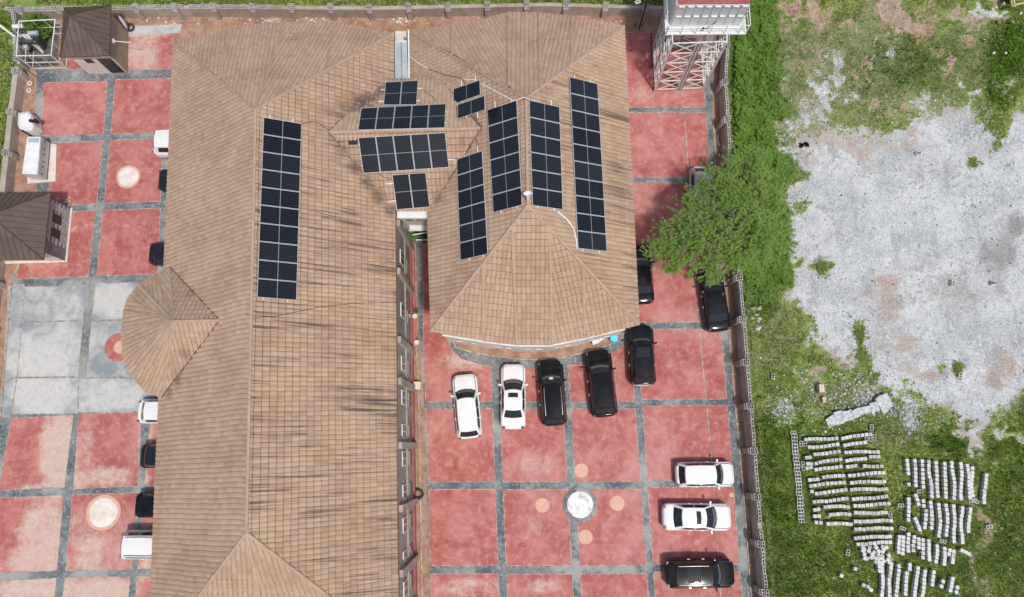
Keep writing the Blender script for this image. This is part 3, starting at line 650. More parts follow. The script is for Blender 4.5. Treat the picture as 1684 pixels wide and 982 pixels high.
class Roof:
    """tiled faces of one building; nearest 300 whole tiles are parts, the rest one stuff part"""
    def __init__(s, roofobj): s.r = roofobj; s.t = []; s.bm = []; s.off = roofobj.parent.location
    def face(s, pts, pl=None, ustart=None):
        pts = [Vector(p) for p in pts]
        if pl is None: pl = plane(pts[0], pts[1], pts[2])
        pts = [Vector((p.x, p.y, zat(p.x, p.y, pl))) for p in pts]
        n = pl[1]; d = Vector((n.x, n.y, 0)); v = Vector((d.x, d.y, -(n.x*n.x+n.y*n.y)/n.z)).normalized()   # downslope
        u = v.cross(n).normalized(); u = -u if u.cross(v).dot(n) < 0 else u
        o = max(pts, key=lambda p: -((p).dot(v)))            # highest
        q = [((p-o).dot(u), (p-o).dot(v)) for p in pts]
        ar = sum(q[i][0]*q[(i+1) % len(q)][1]-q[(i+1) % len(q)][0]*q[i][1] for i in range(len(q)))
        if ar < 0: q = q[::-1]
        def inside(x, y):
            for i in range(len(q)):
                a, c_ = q[i], q[(i+1) % len(q)]
                if (c_[0]-a[0])*(y-a[1])-(c_[1]-a[1])*(x-a[0]) < 0: return False
            return True
        u0, u1 = min(a[0] for a in q), max(a[0] for a in q); v0, v1 = min(a[1] for a in q), max(a[1] for a in q)
        vb = v1-math.ceil((v1-v0)/TC)*TC; R3 = Matrix((u, v, n)).transposed()
        bnd = MB(); bg_ = []; br_ = []
        for j in range(int(round((v1-vb)/TC))):
            sh = random.uniform(-.02, .02)+(TW*.5 if (j % 2 and getattr(s, 'stag', False)) else 0)
            for i in range(int((u1-u0)/TW)+2):
                x = u0-TW+i*TW+sh; y = vb+j*TC+random.uniform(-.012, .012); dz = random.uniform(-.004, .006)
                cs = [inside(a, c_) for a in (x, x+TW) for c_ in (y, y+TC)]
                if all(cs): s.t.append((o+u*x+v*y+n*dz, R3))
                else:
                    near = any(cs) or any(inside(x+TW*a, y+TC*c_) for a in (.25, .5, .75) for c_ in (.25, .5, .75))
                    if near: 
                        b0 = len(bnd.v); bnd.v += [tuple(o+R3@Vector((a[0]+x, a[1]+y, a[2]+dz))) for a in TV]
                        bnd.f += [tuple(b0+k for k in f) for f in TF]; bnd.m += TM; bg_ += GROOVE; br_ += RIB
        if bnd.v:
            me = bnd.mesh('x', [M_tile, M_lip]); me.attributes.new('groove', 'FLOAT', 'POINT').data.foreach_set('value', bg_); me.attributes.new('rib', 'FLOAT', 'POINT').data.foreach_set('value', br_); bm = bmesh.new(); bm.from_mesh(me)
            for i in range(len(q)):
                a, c_ = q[i], q[(i+1) % len(q)]
                nn = Vector((c_[1]-a[1], -(c_[0]-a[0]))).normalized()
                if abs(a[1]-v1) < .02 and abs(c_[1]-v1) < .02: continue
                pw = o+u*a[0]+v*a[1]; nw = u*nn.x+v*nn.y
                bmesh.ops.bisect_plane(bm, geom=bm.verts[:]+bm.edges[:]+bm.faces[:], plane_co=pw, plane_no=nw, clear_outer=True)
            me2 = bpy.data.meshes.new('y'); bm.to_mesh(me2); bm.free()
            s.bm.append(me2)
        # deck under the tiles
        dk = MB(); pp = [o+u*a[0]+v*a[1]-n*.03 for a in q]; p2 = [p-Vector((0, 0, .10)) for p in pp]; k = len(pp)
        dk.add(pp+p2, [tuple(range(k)), tuple(range(2*k-1, k-1, -1))]+[(i, (i+1) % k, k+(i+1) % k, k+i) for i in range(k)])
        s.deck.append(dk)
        return pl
    deck = None
    def finish(s):
        cp = Vector((0, 0, CAMH)); 
        def key(a):
            x, y = proj(a[0]); ok = 0 if (10 < x < 1670 and 10 < y < 970) else 1
            return (ok, (a[0]-cp).length-(3 if a[1].col[2].x > .2 else 0))
        s.t.sort(key=key)
        for (p, R3) in s.t[:300]:
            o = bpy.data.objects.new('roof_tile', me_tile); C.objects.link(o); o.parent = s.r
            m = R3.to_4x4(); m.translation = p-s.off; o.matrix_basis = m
        V = []; Fc = []; Mi = []
        tv = np.array(TV); tf = np.array(TF)
        for k, (p, R3) in enumerate(s.t[300:]):
            V.append(tv @ np.array(R3).T+np.array(p-s.off)); Fc.append(tf+k*len(TV)); Mi += TM
        V = np.concatenate(V); Fc = np.concatenate(Fc)
        vv = V.tolist(); ff = Fc.tolist(); gg = GROOVE*len(s.t[300:]); rr_ = RIB*len(s.t[300:])
        for me in s.bm:
            b0 = len(vv); vv += [tuple(v.co-s.off) for v in me.vertices]; gg += [d_.value for d_ in me.attributes['groove'].data]; rr_ += [d_.value for d_ in me.attributes['rib'].data]
            for pgn in me.polygons: ff.append([b0+i for i in pgn.vertices]); Mi.append(pgn.material_index)
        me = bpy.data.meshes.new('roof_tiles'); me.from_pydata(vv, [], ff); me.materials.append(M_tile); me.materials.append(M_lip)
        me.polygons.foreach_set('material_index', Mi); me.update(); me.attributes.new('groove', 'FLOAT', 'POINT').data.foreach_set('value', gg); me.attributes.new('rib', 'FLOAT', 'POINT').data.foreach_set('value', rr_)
        o = link('roof_tiles', me, s.r); o['kind'] = 'stuff'
        # deck mesh goes into the roof object itself
        dd = MB()
        for dk in s.deck: dd.add(dk.v, dk.f)
        s.r.data = dd.mesh('roof', M_deck, s.off)
def cap(parent, pts, r=.10, mat=None, name='ridge_cap'):
    b = MB(); pts = [Vector(p) for p in pts]; out = []
    for a, c_ in zip(pts, pts[1:]):
        k = max(1, int((c_-a).length/.5))
        for i in range(k): out.append(a.lerp(c_, i/k)+Vector((0, 0, .055+random.uniform(-.006, .006))))
    out.append(pts[-1]+Vector((0, 0, .055)))
    b.tube(out, r, 8); return b.build(name, mat or M_cap, parent, smooth=False)

EZ, RZ = 7.0, 12.2
# ---- left hall
hall_loc = Vector((P(455, 500, 0).x, P(455, 500, 0).y, 0))
hall = thing('hall', 'long hall with tan tiled roof, one tall solar column and a round porch', 'building', hall_loc)
rf = link('roof', bpy.data.meshes.new('roof'), hall)
HR = Roof(rf); HR.deck = []
A1 = P(421, 181, RZ); A2 = P(406, 876, RZ)
PE = plane(A1, A2, P(655, 600, EZ)); PW = plane(A1, A2, P(259, 700, EZ))
NEc = on(647, 56, PE); NWc = on(286, 71, PW)
e1, e2, e3 = P(378, 44, EZ), P(469, 37, EZ), P(549, 37, EZ)
h1 = on(360, 128, PW); h3 = on(537, 116, PE)
e1 = on(378, 44, plane(e2, A1, h1)); e3 = on(549, 37, plane(e2, A1, h3)); print('e', e1.z, e3.z)
SEc = on(655, 1069, PE); SWc = on(243, 1092, PW)
HR.face([A1, A2, SEc, NEc], PE); HR.face([A1, NWc, SWc, A2], PW)
HR.face([NWc, e1, h1]); 
pa = plane(e1, e2, A1); HR.face([e1, e2, A1, h1], pa)
pb = plane(e2, e3, A1); HR.face([e2, e3, h3, A1], pb)
HR.face([e3, NEc, h3])
# south hip (fan), mostly outside the picture
s2 = P(456, 1118, EZ); g1 = A2.lerp(SWc, .55); g3 = A2.lerp(SEc, .6)
s1 = on(345, 1112, plane(s2, A2, g1)); s3 = on(570, 1106, plane(s2, A2, g3)); print('s', s1.z, s3.z, SEc.z, SWc.z)
HR.face([SWc, s1, g1]); HR.face([s1, s2, A2, g1], plane(s1, s2, A2)); HR.face([s2, s3, g3, A2], plane(s2, s3, A2)); HR.face([s3, SEc, g3])
for L in ([A1, A2], [A1, NWc], [A1, NEc], [A1, e2], [h1, e1], [h3, e3], [A2, SWc], [A2, SEc], [A2, s2], [g1, s1], [g3, s3]): cap(rf, L)
# porch (half cone) on the west side
pr_end = on(362, 527, PW); pz = pr_end.z
ap = P(287, 528.5, pz)
rim = [on(281, 440, PW)]+[P(x, y, EZ-.1) for x, y in [(256.6,452),(230.6,467),(212,490),(205,511),(201,545),(203,582),(209,600),(220,620),(240,644)]]+[on(267, 654, PW)]
ribs = [0, 1, 2, 4, 5, 6, 8, 9, 10]
for a, c_ in zip(rim, rim[1:]): HR.face([a, c_, ap] if True else None)
vn = on(345, 519, PW); vs_ = on(350, 539, PW)
HR.face([rim[0], ap, pr_end], plane(rim[0], ap, pr_end)); HR.face([ap, rim[-1], pr_end], plane(ap, rim[-1], pr_end))
for i in ribs: cap(rf, [ap, rim[i]], .07)
cap(rf, [ap, pr_end], .10)
cap(rf, [rim[0]+Vector((0,0,.03)), pr_end], .055, M_lip, 'valley_gutter'); cap(rf, [rim[-1]+Vector((0,0,.03)), pr_end], .06, M_lip, 'valley_gutter')
# link roof between the buildings
B1 = P(865, 163, 11.5); B2 = P(868, 338, 11.5)
QW = plane(B1, B2, P(705, 500, EZ)); QE = plane(B1, B2, P(1046, 480, EZ))
C1 = on(540, 218, PE); C2 = on(792, 211, QW); cz = (C1.z+C2.z)/2
print('link ridge z', C1.z, C2.z)
C1 = P(540, 218, cz); C2 = P(792, 211, cz); 
HR.finish()
# ---- right building
blk_loc = Vector((P(875, 400, 0).x, P(875, 400, 0).y, 0))
blk = thing('building', 'shorter tan tiled building with a curved south bay and four long solar columns', 'building', blk_loc)
rf2 = link('roof', bpy.data.meshes.new('roof'), blk)
BR = Roof(rf2); BR.deck = []
NW2 = on(669, 50, QW); NE2 = on(1026, 44, QE); SW2 = on(708, 545, QW); SE2 = on(1050.5, 534, QE)
WM = on(703, 330, QW); WN = on(671, 130, QW)
print('corners z', NW2.z, NE2.z, SW2.z, SE2.z, NEc.z, NWc.z)
BR.face([B1, NW2, WN, B2] if False else [B1, NW2, on(690, 330, QW), B2], QW)
BR.face([B2, on(703.5, 331, QW), SW2], QW)
BR.face([B1, B2, SE2, NE2], QE)
n1, n2, n3, n4 = P(743, 43, EZ), P(836, 22, EZ), P(886, 22, EZ), P(940.5, 28, EZ)
k1 = on(743, 89, QW); k2 = on(834.6, 144, QW); k3 = on(889, 144, QE); k4 = on(938.6, 107, QE)
n1 = on(743, 43, plane(n2, k2, k1)); n4 = on(940.5, 28, plane(n3, k3, k4)); print('n', n1.z, n4.z)
BR.face([NW2, n1, k1]); BR.face([n1, n2, k2, k1], plane(n1, n2, k2)); BR.face([n2, n3, k3, B1, k2], plane(n2, n3, B1)); BR.face([n3, n4, k4, k3], plane(n3, n4, k3)); BR.face([n4, NE2, k4])
m1, m2, m3, m4_ = P(795, 559.5, EZ), P(849.5, 566, EZ), P(909, 566, EZ), P(961, 555.5, EZ)
l1 = on(794, 434, QW); l2 = on(842, 372, QW); l3 = on(903, 376, QE); l4 = on(959, 435, QE)
m1 = on(795, 559.5, plane(m2, l2, l1)); m4_ = on(961, 555.5, plane(m3, l3, l4)); print('m', m1.z, m4_.z)
BR.face([SW2, l1, m1]); BR.face([m1, l1, l2, m2], plane(m1, m2, l2)); BR.face([m2, l2, B2, l3, m3], plane(m2, m3, B2)); BR.face([m3, l3, l4, m4_], plane(m3, m4_, l3)); BR.face([m4_, l4, SE2])
for L in ([B1, B2], [B1, NW2], [B1, NE2], [B2, SW2], [B2, SE2], [k1, n1], [k2, n2], [k3, n3], [k4, n4], [l1, m1], [l2, m2], [l3, m3], [l4, m4_]): cap(rf2, L)
BR.finish()
# ---- link wing
lk_loc = Vector((P(678, 240, 0).x, P(678, 240, 0).y, 0))
lkw = thing('link_wing', 'short tan tiled cross roof joining the hall and the shorter building', 'building', lk_loc)
rf3 = link('roof', bpy.data.meshes.new('roof'), lkw)
LR = Roof(rf3); LR.deck = []
dn, ds = P(650, 131, 7.3), P(678, 347, 6.9)
dn1, dn2 = Vector((C1.x+.2, dn.y, dn.z)), Vector((C2.x-.2, dn.y, dn.z))
PN = plane(C1, C2, dn); PS = plane(C1, C2, ds)
def isect(p, q_, pl):
    d = q_-p; t_ = (pl[0]-p).dot(pl[1])/d.dot(pl[1]); return p+d*t_
# valley points: eave line of the link meets the neighbouring slopes
def eave_hit(y, z, pl):                                       # x where plane has height z at this y
    p, n_ = pl; return p.x-((z-p.z)*n_.z+(y-p.y)*n_.y)/n_.x
nl = Vector((eave_hit(dn.y, dn.z, PE)-.25, dn.y, dn.z)); nr = Vector((eave_hit(dn.y, dn.z, QW)+.25, dn.y, dn.z))
sl_ = Vector((eave_hit(ds.y, ds.z, PE)-.25, ds.y, ds.z)); sr_ = Vector((eave_hit(ds.y, ds.z, QW)+.25, ds.y, ds.z))
print('link', nl, nr, sl_, sr_, C1, C2)
LR.face([C1, C2, nr, nl], PN); LR.face([C1, sl_, sr_, C2], PS)
cap(rf3, [C1, C2], .09)
up = Vector((0, 0, .05))
for a, c_ in ((C1, nl), (C1, sl_), (C2, sr_), (C2, nr)): cap(rf3, [a+Vector((0,0,.06)), c_+Vector((0,0,.10))], .06, M_valley, 'valley_gutter')
LR.finish()

# ------------------------------------------------------------ walls under the roofs
def inset(poly, d):
    out = []; n = len(poly)
    ar = sum(poly[i].x*poly[(i+1) % n].y-poly[(i+1) % n].x*poly[i].y for i in range(n)); sg = 1 if ar > 0 else -1
    for i in range(n):
        a, b_, c_ = poly[i-1], poly[i], poly[(i+1) % n]
        d1 = (b_-a); d1.z = 0; d1.normalize(); d2 = (c_-b_); d2.z = 0; d2.normalize()
        n1_ = Vector((-d1.y, d1.x, 0))*sg; n2_ = Vector((-d2.y, d2.x, 0))*sg
        m = (n1_+n2_); m = m/max(.4, m.dot(n1_))
        out.append(Vector((b_.x+m.x*d, b_.y+m.y*d, 0)))
    return out
hp = inset([NWc, e1, e2, e3, NEc, SEc, s3, s2, s1, SWc], .42)
for i in (4, 5): hp[i].x += .42
for i in (0, 9): hp[i].x += .75
b = MB(); b.prism([(p.x, p.y) for p in hp], 0, 6.75); b.build('wall', M_hallwall, hall)
b = MB(); b.tube([p+Vector((0, 0, -.12)) for p in [NEc, SEc]], .09, 6); b.build('gutter', M_deck, hall)
bp = inset([SW2, m1, m2, m3, m4_, SE2, NE2, n4, n3, n2, n1, on(705, 50, QW), on(706, 330, QW)], .42)
b = MB(); b.prism([(p.x, p.y) for p in bp], 0, 6.75); b.build('wall', M_cream_wall, blk)
# white band courses on the curved bay
b = MB(); arc = inset([SW2, m1, m2, m3, m4_, SE2, NE2, NW2], .30)[:6]
for a, c_ in zip(arc, arc[1:]): b.bar((a.x, a.y, 6.55), (c_.x, c_.y, 6.55), .16, .4)
b.build('fascia_board', M_fascia, blk)
b = MB(); arc = inset([SW2, m1, m2, m3, m4_, SE2, NE2, NW2], .38)[:6]
for a, c_ in zip(arc, arc[1:]): b.bar((a.x, a.y, 3.3), (c_.x, c_.y, 3.3), .12, .25)
b.build('string_course', M_fascia, blk)
for a, c_ in zip(arc, arc[1:]):
    d = (c_-a); L = d.length; d.normalize()
    for u in (.33, .67):
        for z in (1.2,):
            q_ = a+d*(L*u); f = MB(); f.bar((q_.x-d.x*.2, q_.y-d.y*.2, z), (q_.x+d.x*.2, q_.y+d.y*.2, z), .06, .4)
            fo = f.build('window', M_fascia, blk); f = MB(); f.bar((q_.x-d.x*.15, q_.y-d.y*.15, z), (q_.x+d.x*.15, q_.y+d.y*.15, z), .08, .3); f.build('pane', M_glassdark, fo)
ea_, eb_ = bp[5], bp[6]; de_ = (eb_-ea_).normalized(); L = (eb_-ea_).length; an_ = math.atan2(de_.y, de_.x)
for k in range(7):
    for z in (1.75, 4.7):
        q_ = ea_+de_*(L*(k+.5)/7); f = MB(); f.box((q_.x, q_.y, z), (1.2, .10, 1.3), an_); fo = f.build('window', M_fascia, blk)
        for s_ in (-1, 1):
            q2 = q_+de_*s_*.28; f = MB(); f.box((q2.x, q2.y, z), (.44, .14, 1.1), an_); f.build('pane', M_glassdark, fo)
# east wall of the hall: pilasters, windows, red ledge
wl = (hp[4], hp[5]); dW = (wl[1]-wl[0]).normalized(); nW = Vector((-dW.y, dW.x, 0)); nW = nW if nW.x > 0 else -nW
def wall_pt(py):                                              # point on the hall's east wall base seen at row py
    lo, hi = 0.0, 1.0
    for _ in range(30):
        mid = (lo+hi)/2
        if proj(wl[0].lerp(wl[1], mid))[1] < py: lo = mid
        else: hi = mid
    return wl[0].lerp(wl[1], lo)
print('wall base px', proj(wall_pt(735)))
for py in (410, 480, 580, 640, 733, 824, 917, 990):
    p = wall_pt(py); b = MB(); q_ = p+nW*.12
    b.box((q_.x, q_.y, 3.3), (.26, .42, 6.6), math.atan2(nW.y, nW.x)); b.build('pilaster', M_fence, hall)
b = MB(); a_ = wall_pt(330)+nW*.05; c_ = wall_pt(1010)+nW*.05
b.bar((a_.x, a_.y, 3.25), (c_.x, c_.y, 3.25), .12, .3); b.build('string_course', M_hallwall, hall)
b = MB(); b.bar((a_.x, a_.y, .3), (c_.x, c_.y, .3), .14, .6); b.build('plinth', M_rust, hall)
for py in (661, 712, 753, 803, 852, 902, 947, 450, 530, 610):
    for z, h_ in ((4.55, 1.3), (1.75, 1.2)):
        p = wall_pt(py)+nW*.02
        f = MB(); f.box((p.x, p.y, z), (.10, .95, h_), math.atan2(nW.y, nW.x)); fo = f.build('window', M_fascia if z > 3 else M_hallwall, hall)
        for s_ in (-1, 1):
            q_ = p+dW*s_*.22; f = MB(); f.box((q_.x, q_.y, z), (.13, .34, h_-.22), math.atan2(nW.y, nW.x)); f.build('pane', M_glassdark, fo)
b = MB(); lq = [P(670,400),P(681,400),P(683,500),P(685,583),P(672,583)]
b.prism([(p.x, p.y) for p in lq], 0, .28); o = b.build('ledge', M_red, hall); o.data.attributes.new('wear', 'FLOAT', 'POINT')
p = P(688, 634, .5); b = MB(); b.box((p.x-.1, p.y, .25), (.5, .55, .5)); o = b.build('junction_box', M_cream_wall, origin=(p.x-.1, p.y, 0)); tag(o, 'cream cube shaped masonry box on the brown strip at the hall wall', 'masonry box')
# link wall
ysw = ds.y+.35
xw0, xw1 = sl_.x, sr_.x
b = MB(); b.prism([(xw0, ysw), (xw1, ysw), (xw1, dn.y-.4), (xw0, dn.y-.4)], 0, 6.55); b.build('wall', M_cream_wall, lkw)
b = MB(); b.box(((P(653,355,6.7).x+P(703,355,6.7).x)/2, ds.y-.18, 6.55), (P(703,355,6.7).x-P(653,355,6.7).x, .5, .34)); b.build('fascia_board', M_white, lkw)
for px_ in (672, 688):
    q_ = P(px_, 371, 4.3); f = MB(); f.box((q_.x, ysw, 4.3), (.62, .08, .9)); fo = f.build('window', M_fascia, lkw); f = MB(); f.box((q_.x, ysw-.01, 4.3), (.48, .12, .74)); f.build('pane', M_glassdark, fo)
f = MB(); q_ = P(690, 388, 1.5); f.box((q_.x+.2, ysw, 1.3), (1.3, .1, 2.4)); f.build('door', M_glassdark, lkw)
f = MB(); f.box((q_.x+.2, ysw-.2, 2.5), (1.6, .4, .1)); f.build('canopy', M_white, lkw)
f = MB(); f.bar((q_.x-.4, ysw-.6, 2.2), (q_.x+1.1, ysw-.5, 2.6), .08); f.bar((q_.x-.3, ysw-.7, 1.2), (q_.x+1.0, ysw-.7, 1.2), .08); f.build('handrail', M_white, lkw)
# gutter sheet and slab between the roofs at the north end
p0, p1, p2, p3 = P(651,69,6.6), P(669,69,6.6), P(671,130,6.6), P(651,130,6.6)
b = MB(); b.prism([(p.x, p.y) for p in (p0, p1, p2, p3)], 6.5, 6.6); t = thing('gutter_roof', 'narrow grey metal sheet roof wedged between the two tiled roofs', 'roof sheet', ((p0+p2)/2*Vector((1,1,0)) if False else Vector(((p0.x+p2.x)/2, (p0.y+p2.y)/2, 0))))
b.build('sheet', M_galv, t)
b = MB(); b.bar((p0+p1)/2+Vector((0,0,.03)), (p2+p3)/2+Vector((0,0,.03)), .05, .06); b.build('seam', M_steeldark, t)
b = MB(); b.bar(p0+Vector((-.05,.0,.05)), p3+Vector((-.05,0,.05)), .1, .16); b.bar(P(672,50,6.7), P(673,131,6.7), .1, .16); b.bar(p0+Vector((0,0,.05)), p1+Vector((0,0,.05)), .08, .1); b.build('trim', M_white, t)
q4 = [P(650,51,3.0),P(671,51,3.0),P(671,69,3.0),P(650,69,3.0)]
b = MB(); b.prism([(p.x, p.y) for p in q4], 0, 3.0); o = b.build('annex', M_cream_wall, t)
o.name = 'concrete_block_base'

# ------------------------------------------------------------ solar panels
def panel(corner, name_label, group, rail=False):
    """corner: four world points TL,TR,BR,BL on the roof plane, long side TL->TR"""
    tl, tr, br, bl = corner; cen = (tl+tr+br+bl)/4
    ex = ((tr-tl)+(br-bl))/2; ey = ((bl-tl)+(br-tr))/2; n_ = ex.cross(-ey).normalized(); 
    if n_.z < 0: n_ = -n_
    t = thing('solar_panel', name_label, 'solar panel', cen, 0, group)
    lift = n_*.0
    def pt(u, v, h): return (tl*(1-u)+tr*u)*(1-v)+(bl*(1-u)+br*u)*v+n_*h
    L, W_ = ex.length, ey.length; fu, fv = .022/L, .022/W_
    g = .012
    u0, u1, v0, v1 = g/L, 1-g/L, g/W_, 1-g/W_
    b = MB()
    def bx(ua, ub, va, vb, ha, hb):
        vs = [pt(u, v, h) for h in (ha, hb) for u, v in ((ua, vb), (ub, vb), (ub, va), (ua, va))]
        b.add(vs, [(3, 2, 1, 0), (4, 5, 6, 7), (0, 1, 5, 4), (1, 2, 6, 5), (2, 3, 7, 6), (3, 0, 4, 7)])
    for (ua, ub, va, vb) in ((u0, u1, v0, v0+fv), (u0, u1, v1-fv, v1), (u0, u0+fu, v0+fv, v1-fv), (u1-fu, u1, v0+fv, v1-fv)): bx(ua, ub, va, vb, 0, .045)
    b.build('frame', M_frame, t)
    b = MB(); q_ = [pt(u0+fu, v1-fv, .036), pt(u1-fu, v1-fv, .036), pt(u1-fu, v0+fv, .036), pt(u0+fu, v0+fv, .036)]
    b.add(q_+[x-n_*.03 for x in q_], [(0, 1, 2, 3), (7, 6, 5, 4)]); o = b.build('cell_sheet', M_cell, t)
    uvl = o.data.uv_layers.new(name='UVMap'); co_ = [(0, 0), (1, 0), (1, 1), (0, 1)]
    for pgn in o.data.polygons:
        for li in pgn.loop_indices: uvl.data[li].uv = co_[o.data.loops[li].vertex_index % 4]
    return t
def array(corners, pl, n, axis, fmt, group, rails, off=.14):
    pl2 = (pl[0]+pl[1]*off, pl[1])
    tl, tr, br, bl = [on(x, y, pl2) for x, y in corners]
    for i in range(n):
        a, c_ = i/n, (i+1)/n
        if axis == 'v': q_ = [tl.lerp(bl, a), tr.lerp(br, a), tr.lerp(br, c_), tl.lerp(bl, c_)]
        else:
            x0, x1, y1, y0 = tl.lerp(tr, a), tl.lerp(tr, c_), bl.lerp(br, c_), bl.lerp(br, a)
            q_ = [y0, x0, x1, y1]                               # long side runs down the slope
        panel(q_, fmt.format(ordn(i)), group)
    print('panel size', ((tr-tl).length/(1 if axis == 'v' else n), (bl-tl).length/(n if axis == 'v' else 1)))
    for (u, ext) in rails:                                      # rails under the array, stubs visible
        if axis == 'v': a, c_ = tl.lerp(tr, u), bl.lerp(br, u)
        else: a, c_ = tl.lerp(bl, u), tr.lerp(br, u)
        d = (c_-a).normalized(); b = MB(); a2 = a-d*ext[0]-pl[1]*.05; c2 = c_+d*ext[1]-pl[1]*.05
        b.bar(a2, c2, .05, .07); o = b.build('mounting_rail', M_rail, origin=a2)
        lab2 = group if 'offset' not in group else fmt.split(',')[0].replace('small single panel', 'the small panel')
        side = ('left' if u < .5 else 'right') if axis == 'v' else ('upper' if u < .5 else 'lower')
        tag(o, f'{side} rail under {lab2}', 'rail', 'mounting rails under the solar panels')
array([(433,193),(496,203.5),(487.6,494.5),(422,489.3)], PE, 10, 'v', '{} panel from the top of the lone tall solar column on the hall roof', 'the tall hall column of solar panels', [(.18, (.25,.1)), (.78, (.25,.1))])
array([(634,135.7),(688.2,132.8),(685.3,173.3),(630.6,173.6)], PN, 2, 'h', '{} from left of the two panels under the gutter sheet roof', 'the topmost pair of solar panels on the link roof', [(.3,(.3,.3)),(.8,(.35,.2))])
array([(594.1,178.4),(733.8,171.3),(731.8,211.2),(588.4,215)], PN, 5, 'h', '{} from left in the row of five just above the link ridge', 'the northern row of five on the link roof', [(.3,(.06,.06)),(.75,(.06,.06))])
array([(589,226),(732.4,217.5),(739,275.4),(597.5,285.3)], PS, 5, 'h', '{} from left in the row of five just below the link ridge', 'the southern row of five on the link roof', [(.2,(.06,.06)),(.78,(.06,.35))])
array([(644.6,287.3),(700.4,283.3),(707.3,340.4),(652.6,345.2)], PS, 2, 'h', '{} from left of the two panels above the white fascia', 'the lowest pair of solar panels on the link roof', [(.25,(.5,.05)),(.75,(.5,.05))])
array([(746,146.5),(790,131.4),(790.8,156.5),(746,172.2)], QW, 1, 'v', 'small single panel nearest the north hip, the higher of the offset two', 'the offset single solar panels', [(.28,(.45,.05)),(.8,(.45,.05))])
array([(752.9,172.2),(798,157),(798.5,181.3),(752.9,196.4)], QW, 1, 'v', 'small single panel stepped to the right, the lower of the offset two', 'the offset single solar panels', [(.3,(.0,.1)),(.7,(.0,.3))], off=.85)
array([(751.3,262.2),(793.7,247.7),(803.1,418.2),(757.5,428.7)], QW, 6, 'v', '{} panel from the top of the short column nearest the alley', 'the short western column of six', [(.3,(.45,.1)),(.8,(.45,.1))])
array([(801.5,181),(850.4,165),(859.5,337.7),(811.6,350.4)], QW, 6, 'v', '{} panel from the top of the column just left of the short ridge', 'the column of six left of the ridge', [(.25,(.45,.1)),(.8,(.1,.1))])
array([(869.3,164.7),(919.8,176),(925.3,345.6),(874.8,338.4)], QE, 6, 'v', '{} panel from the top of the column just right of the short ridge', 'the column of six right of the ridge', [(.2,(.1,.1)),(.75,(.35,.1))])
array([(936,126.5),(982.4,138),(997.7,414.3),(949.8,409)], QE, 10, 'v', '{} panel from the top of the long column on the eastern slope', 'the long eastern column of ten', [(.2,(.25,.1)),(.75,(.2,.1))])

# ------------------------------------------------------------ cables and small roof things
def run(name, pts, pl, r, mat, label, cat, off=.09):
    pl2 = (pl[0]+pl[1]*off, pl[1]); ps = [on(x, y, pl2) for x, y in pts]; b = MB(); b.tube(ps, r, 5)
    o = b.build(name, mat, origin=ps[0]); tag(o, label, cat)
run('conduit', [(672,92),(688,104),(704,113)], QW, .04, M_pipe, 'white conduit on the roof right of the gutter sheet', 'conduit')
run('cable', [(704,113),(730,123),(757,128),(765,137)], QW, .025, M_cable, 'brown cable running from the white conduit to the small offset panels', 'cable')
run('conduit', [(764,131),(783,131)], QW, .03, M_pipe, 'short white conduit across the top of the offset panels', 'conduit')
run('conduit', [(792,138),(815,150),(843,165),(853,164)], QW, .035, M_pipe, 'white conduit slanting from the offset panels up to the ridge top', 'conduit')
run('conduit', [(917,348),(932,360),(943,375),(948,395),(949,409)], QE, .04, M_pipe, 'white curved conduit between the two eastern panel columns', 'conduit')
run('conduit', [(853,163),(861,160),(869,163)], QW, .035, M_pipe, 'short white conduit hopping over the top of the short ridge', 'conduit', .3)
run('cable', [(497,204),(511,200),(524,202),(535,210),(541,215)], PE, .025, M_cable, 'brown cable looping from the top of the tall solar column to the link ridge', 'cable')
run('cable', [(785,190),(784,207),(780,222),(786,236),(787,247)], QW, .025, M_cable, 'brown cable between the offset panels and the short western column', 'cable')
run('cable', [(698,150),(710,158),(716,166)], PN, .02, M_cable, 'short brown cable right of the topmost panel pair', 'cable')
run('cable', [(590,183),(597,170),(612,174),(622,168)], PN, .02, M_cable, 'brown cable loop left of the topmost panel pair', 'cable')
run('cable', [(413,524),(460,519),(520,506),(580,499),(654,497)], PE, .018, M_cable, 'thin brown cable crossing the hall roof from the ridge bracket to the east eave', 'cable')
run('cable', [(622,285),(632,292),(643,294)], PS, .02, M_cable, 'short brown cable left of the lowest panel pair', 'cable')
q_ = on(411, 525, PE); b = MB(); b.tube([q_, q_+Vector((0,0,.35)), q_+Vector((-.15,.1,.5))], .03, 6); b.tube([q_+Vector((0,0,.3)), q_+Vector((.18,.15,.4))], .025, 5)
b.box(q_+Vector((0,-.25,.05)), (.12,.3,.1)); o = b.build('ridge_bracket', M_kerb, origin=q_); tag(o, 'small forked metal bracket on the hall ridge beside the thin cable', 'bracket')
q_ = B2+Vector((0, .3, .1)); t = thing('horn_speaker', 'small white horn on the south end of the short ridge', 'horn speaker', q_)
b = MB(); b.tube([q_, q_+Vector((0,0,.45))], .03, 6); b.build('stem', M_steeldark, t)
b = MB(); b.lathe(q_+Vector((0, .05, .5)), [(.03, -.25), (.07, -.1), (.16, .08), (.30, .2), (.26,.19),(.05,-.05)], 18, rot=Matrix.Rotation(R(-40), 3, 'X')); b.build('horn', M_white, t)
pl2 = (PS[0]+PS[1]*.1, PS[1]); b = MB(); q_ = [on(x, y, pl2) for x, y in [(573,231),(588,230),(588,238),(573,238.5)]]
b.add(q_+[x-PS[1]*.08 for x in q_], [(3,2,1,0),(0,1,5,4),(1,2,6,5),(2,3,7,6),(3,0,4,7)]); o = b.build('roof_vent', M_glassdark, origin=q_[0]); tag(o, 'small dark roof vent at the left end of the southern row of five', 'roof vent')

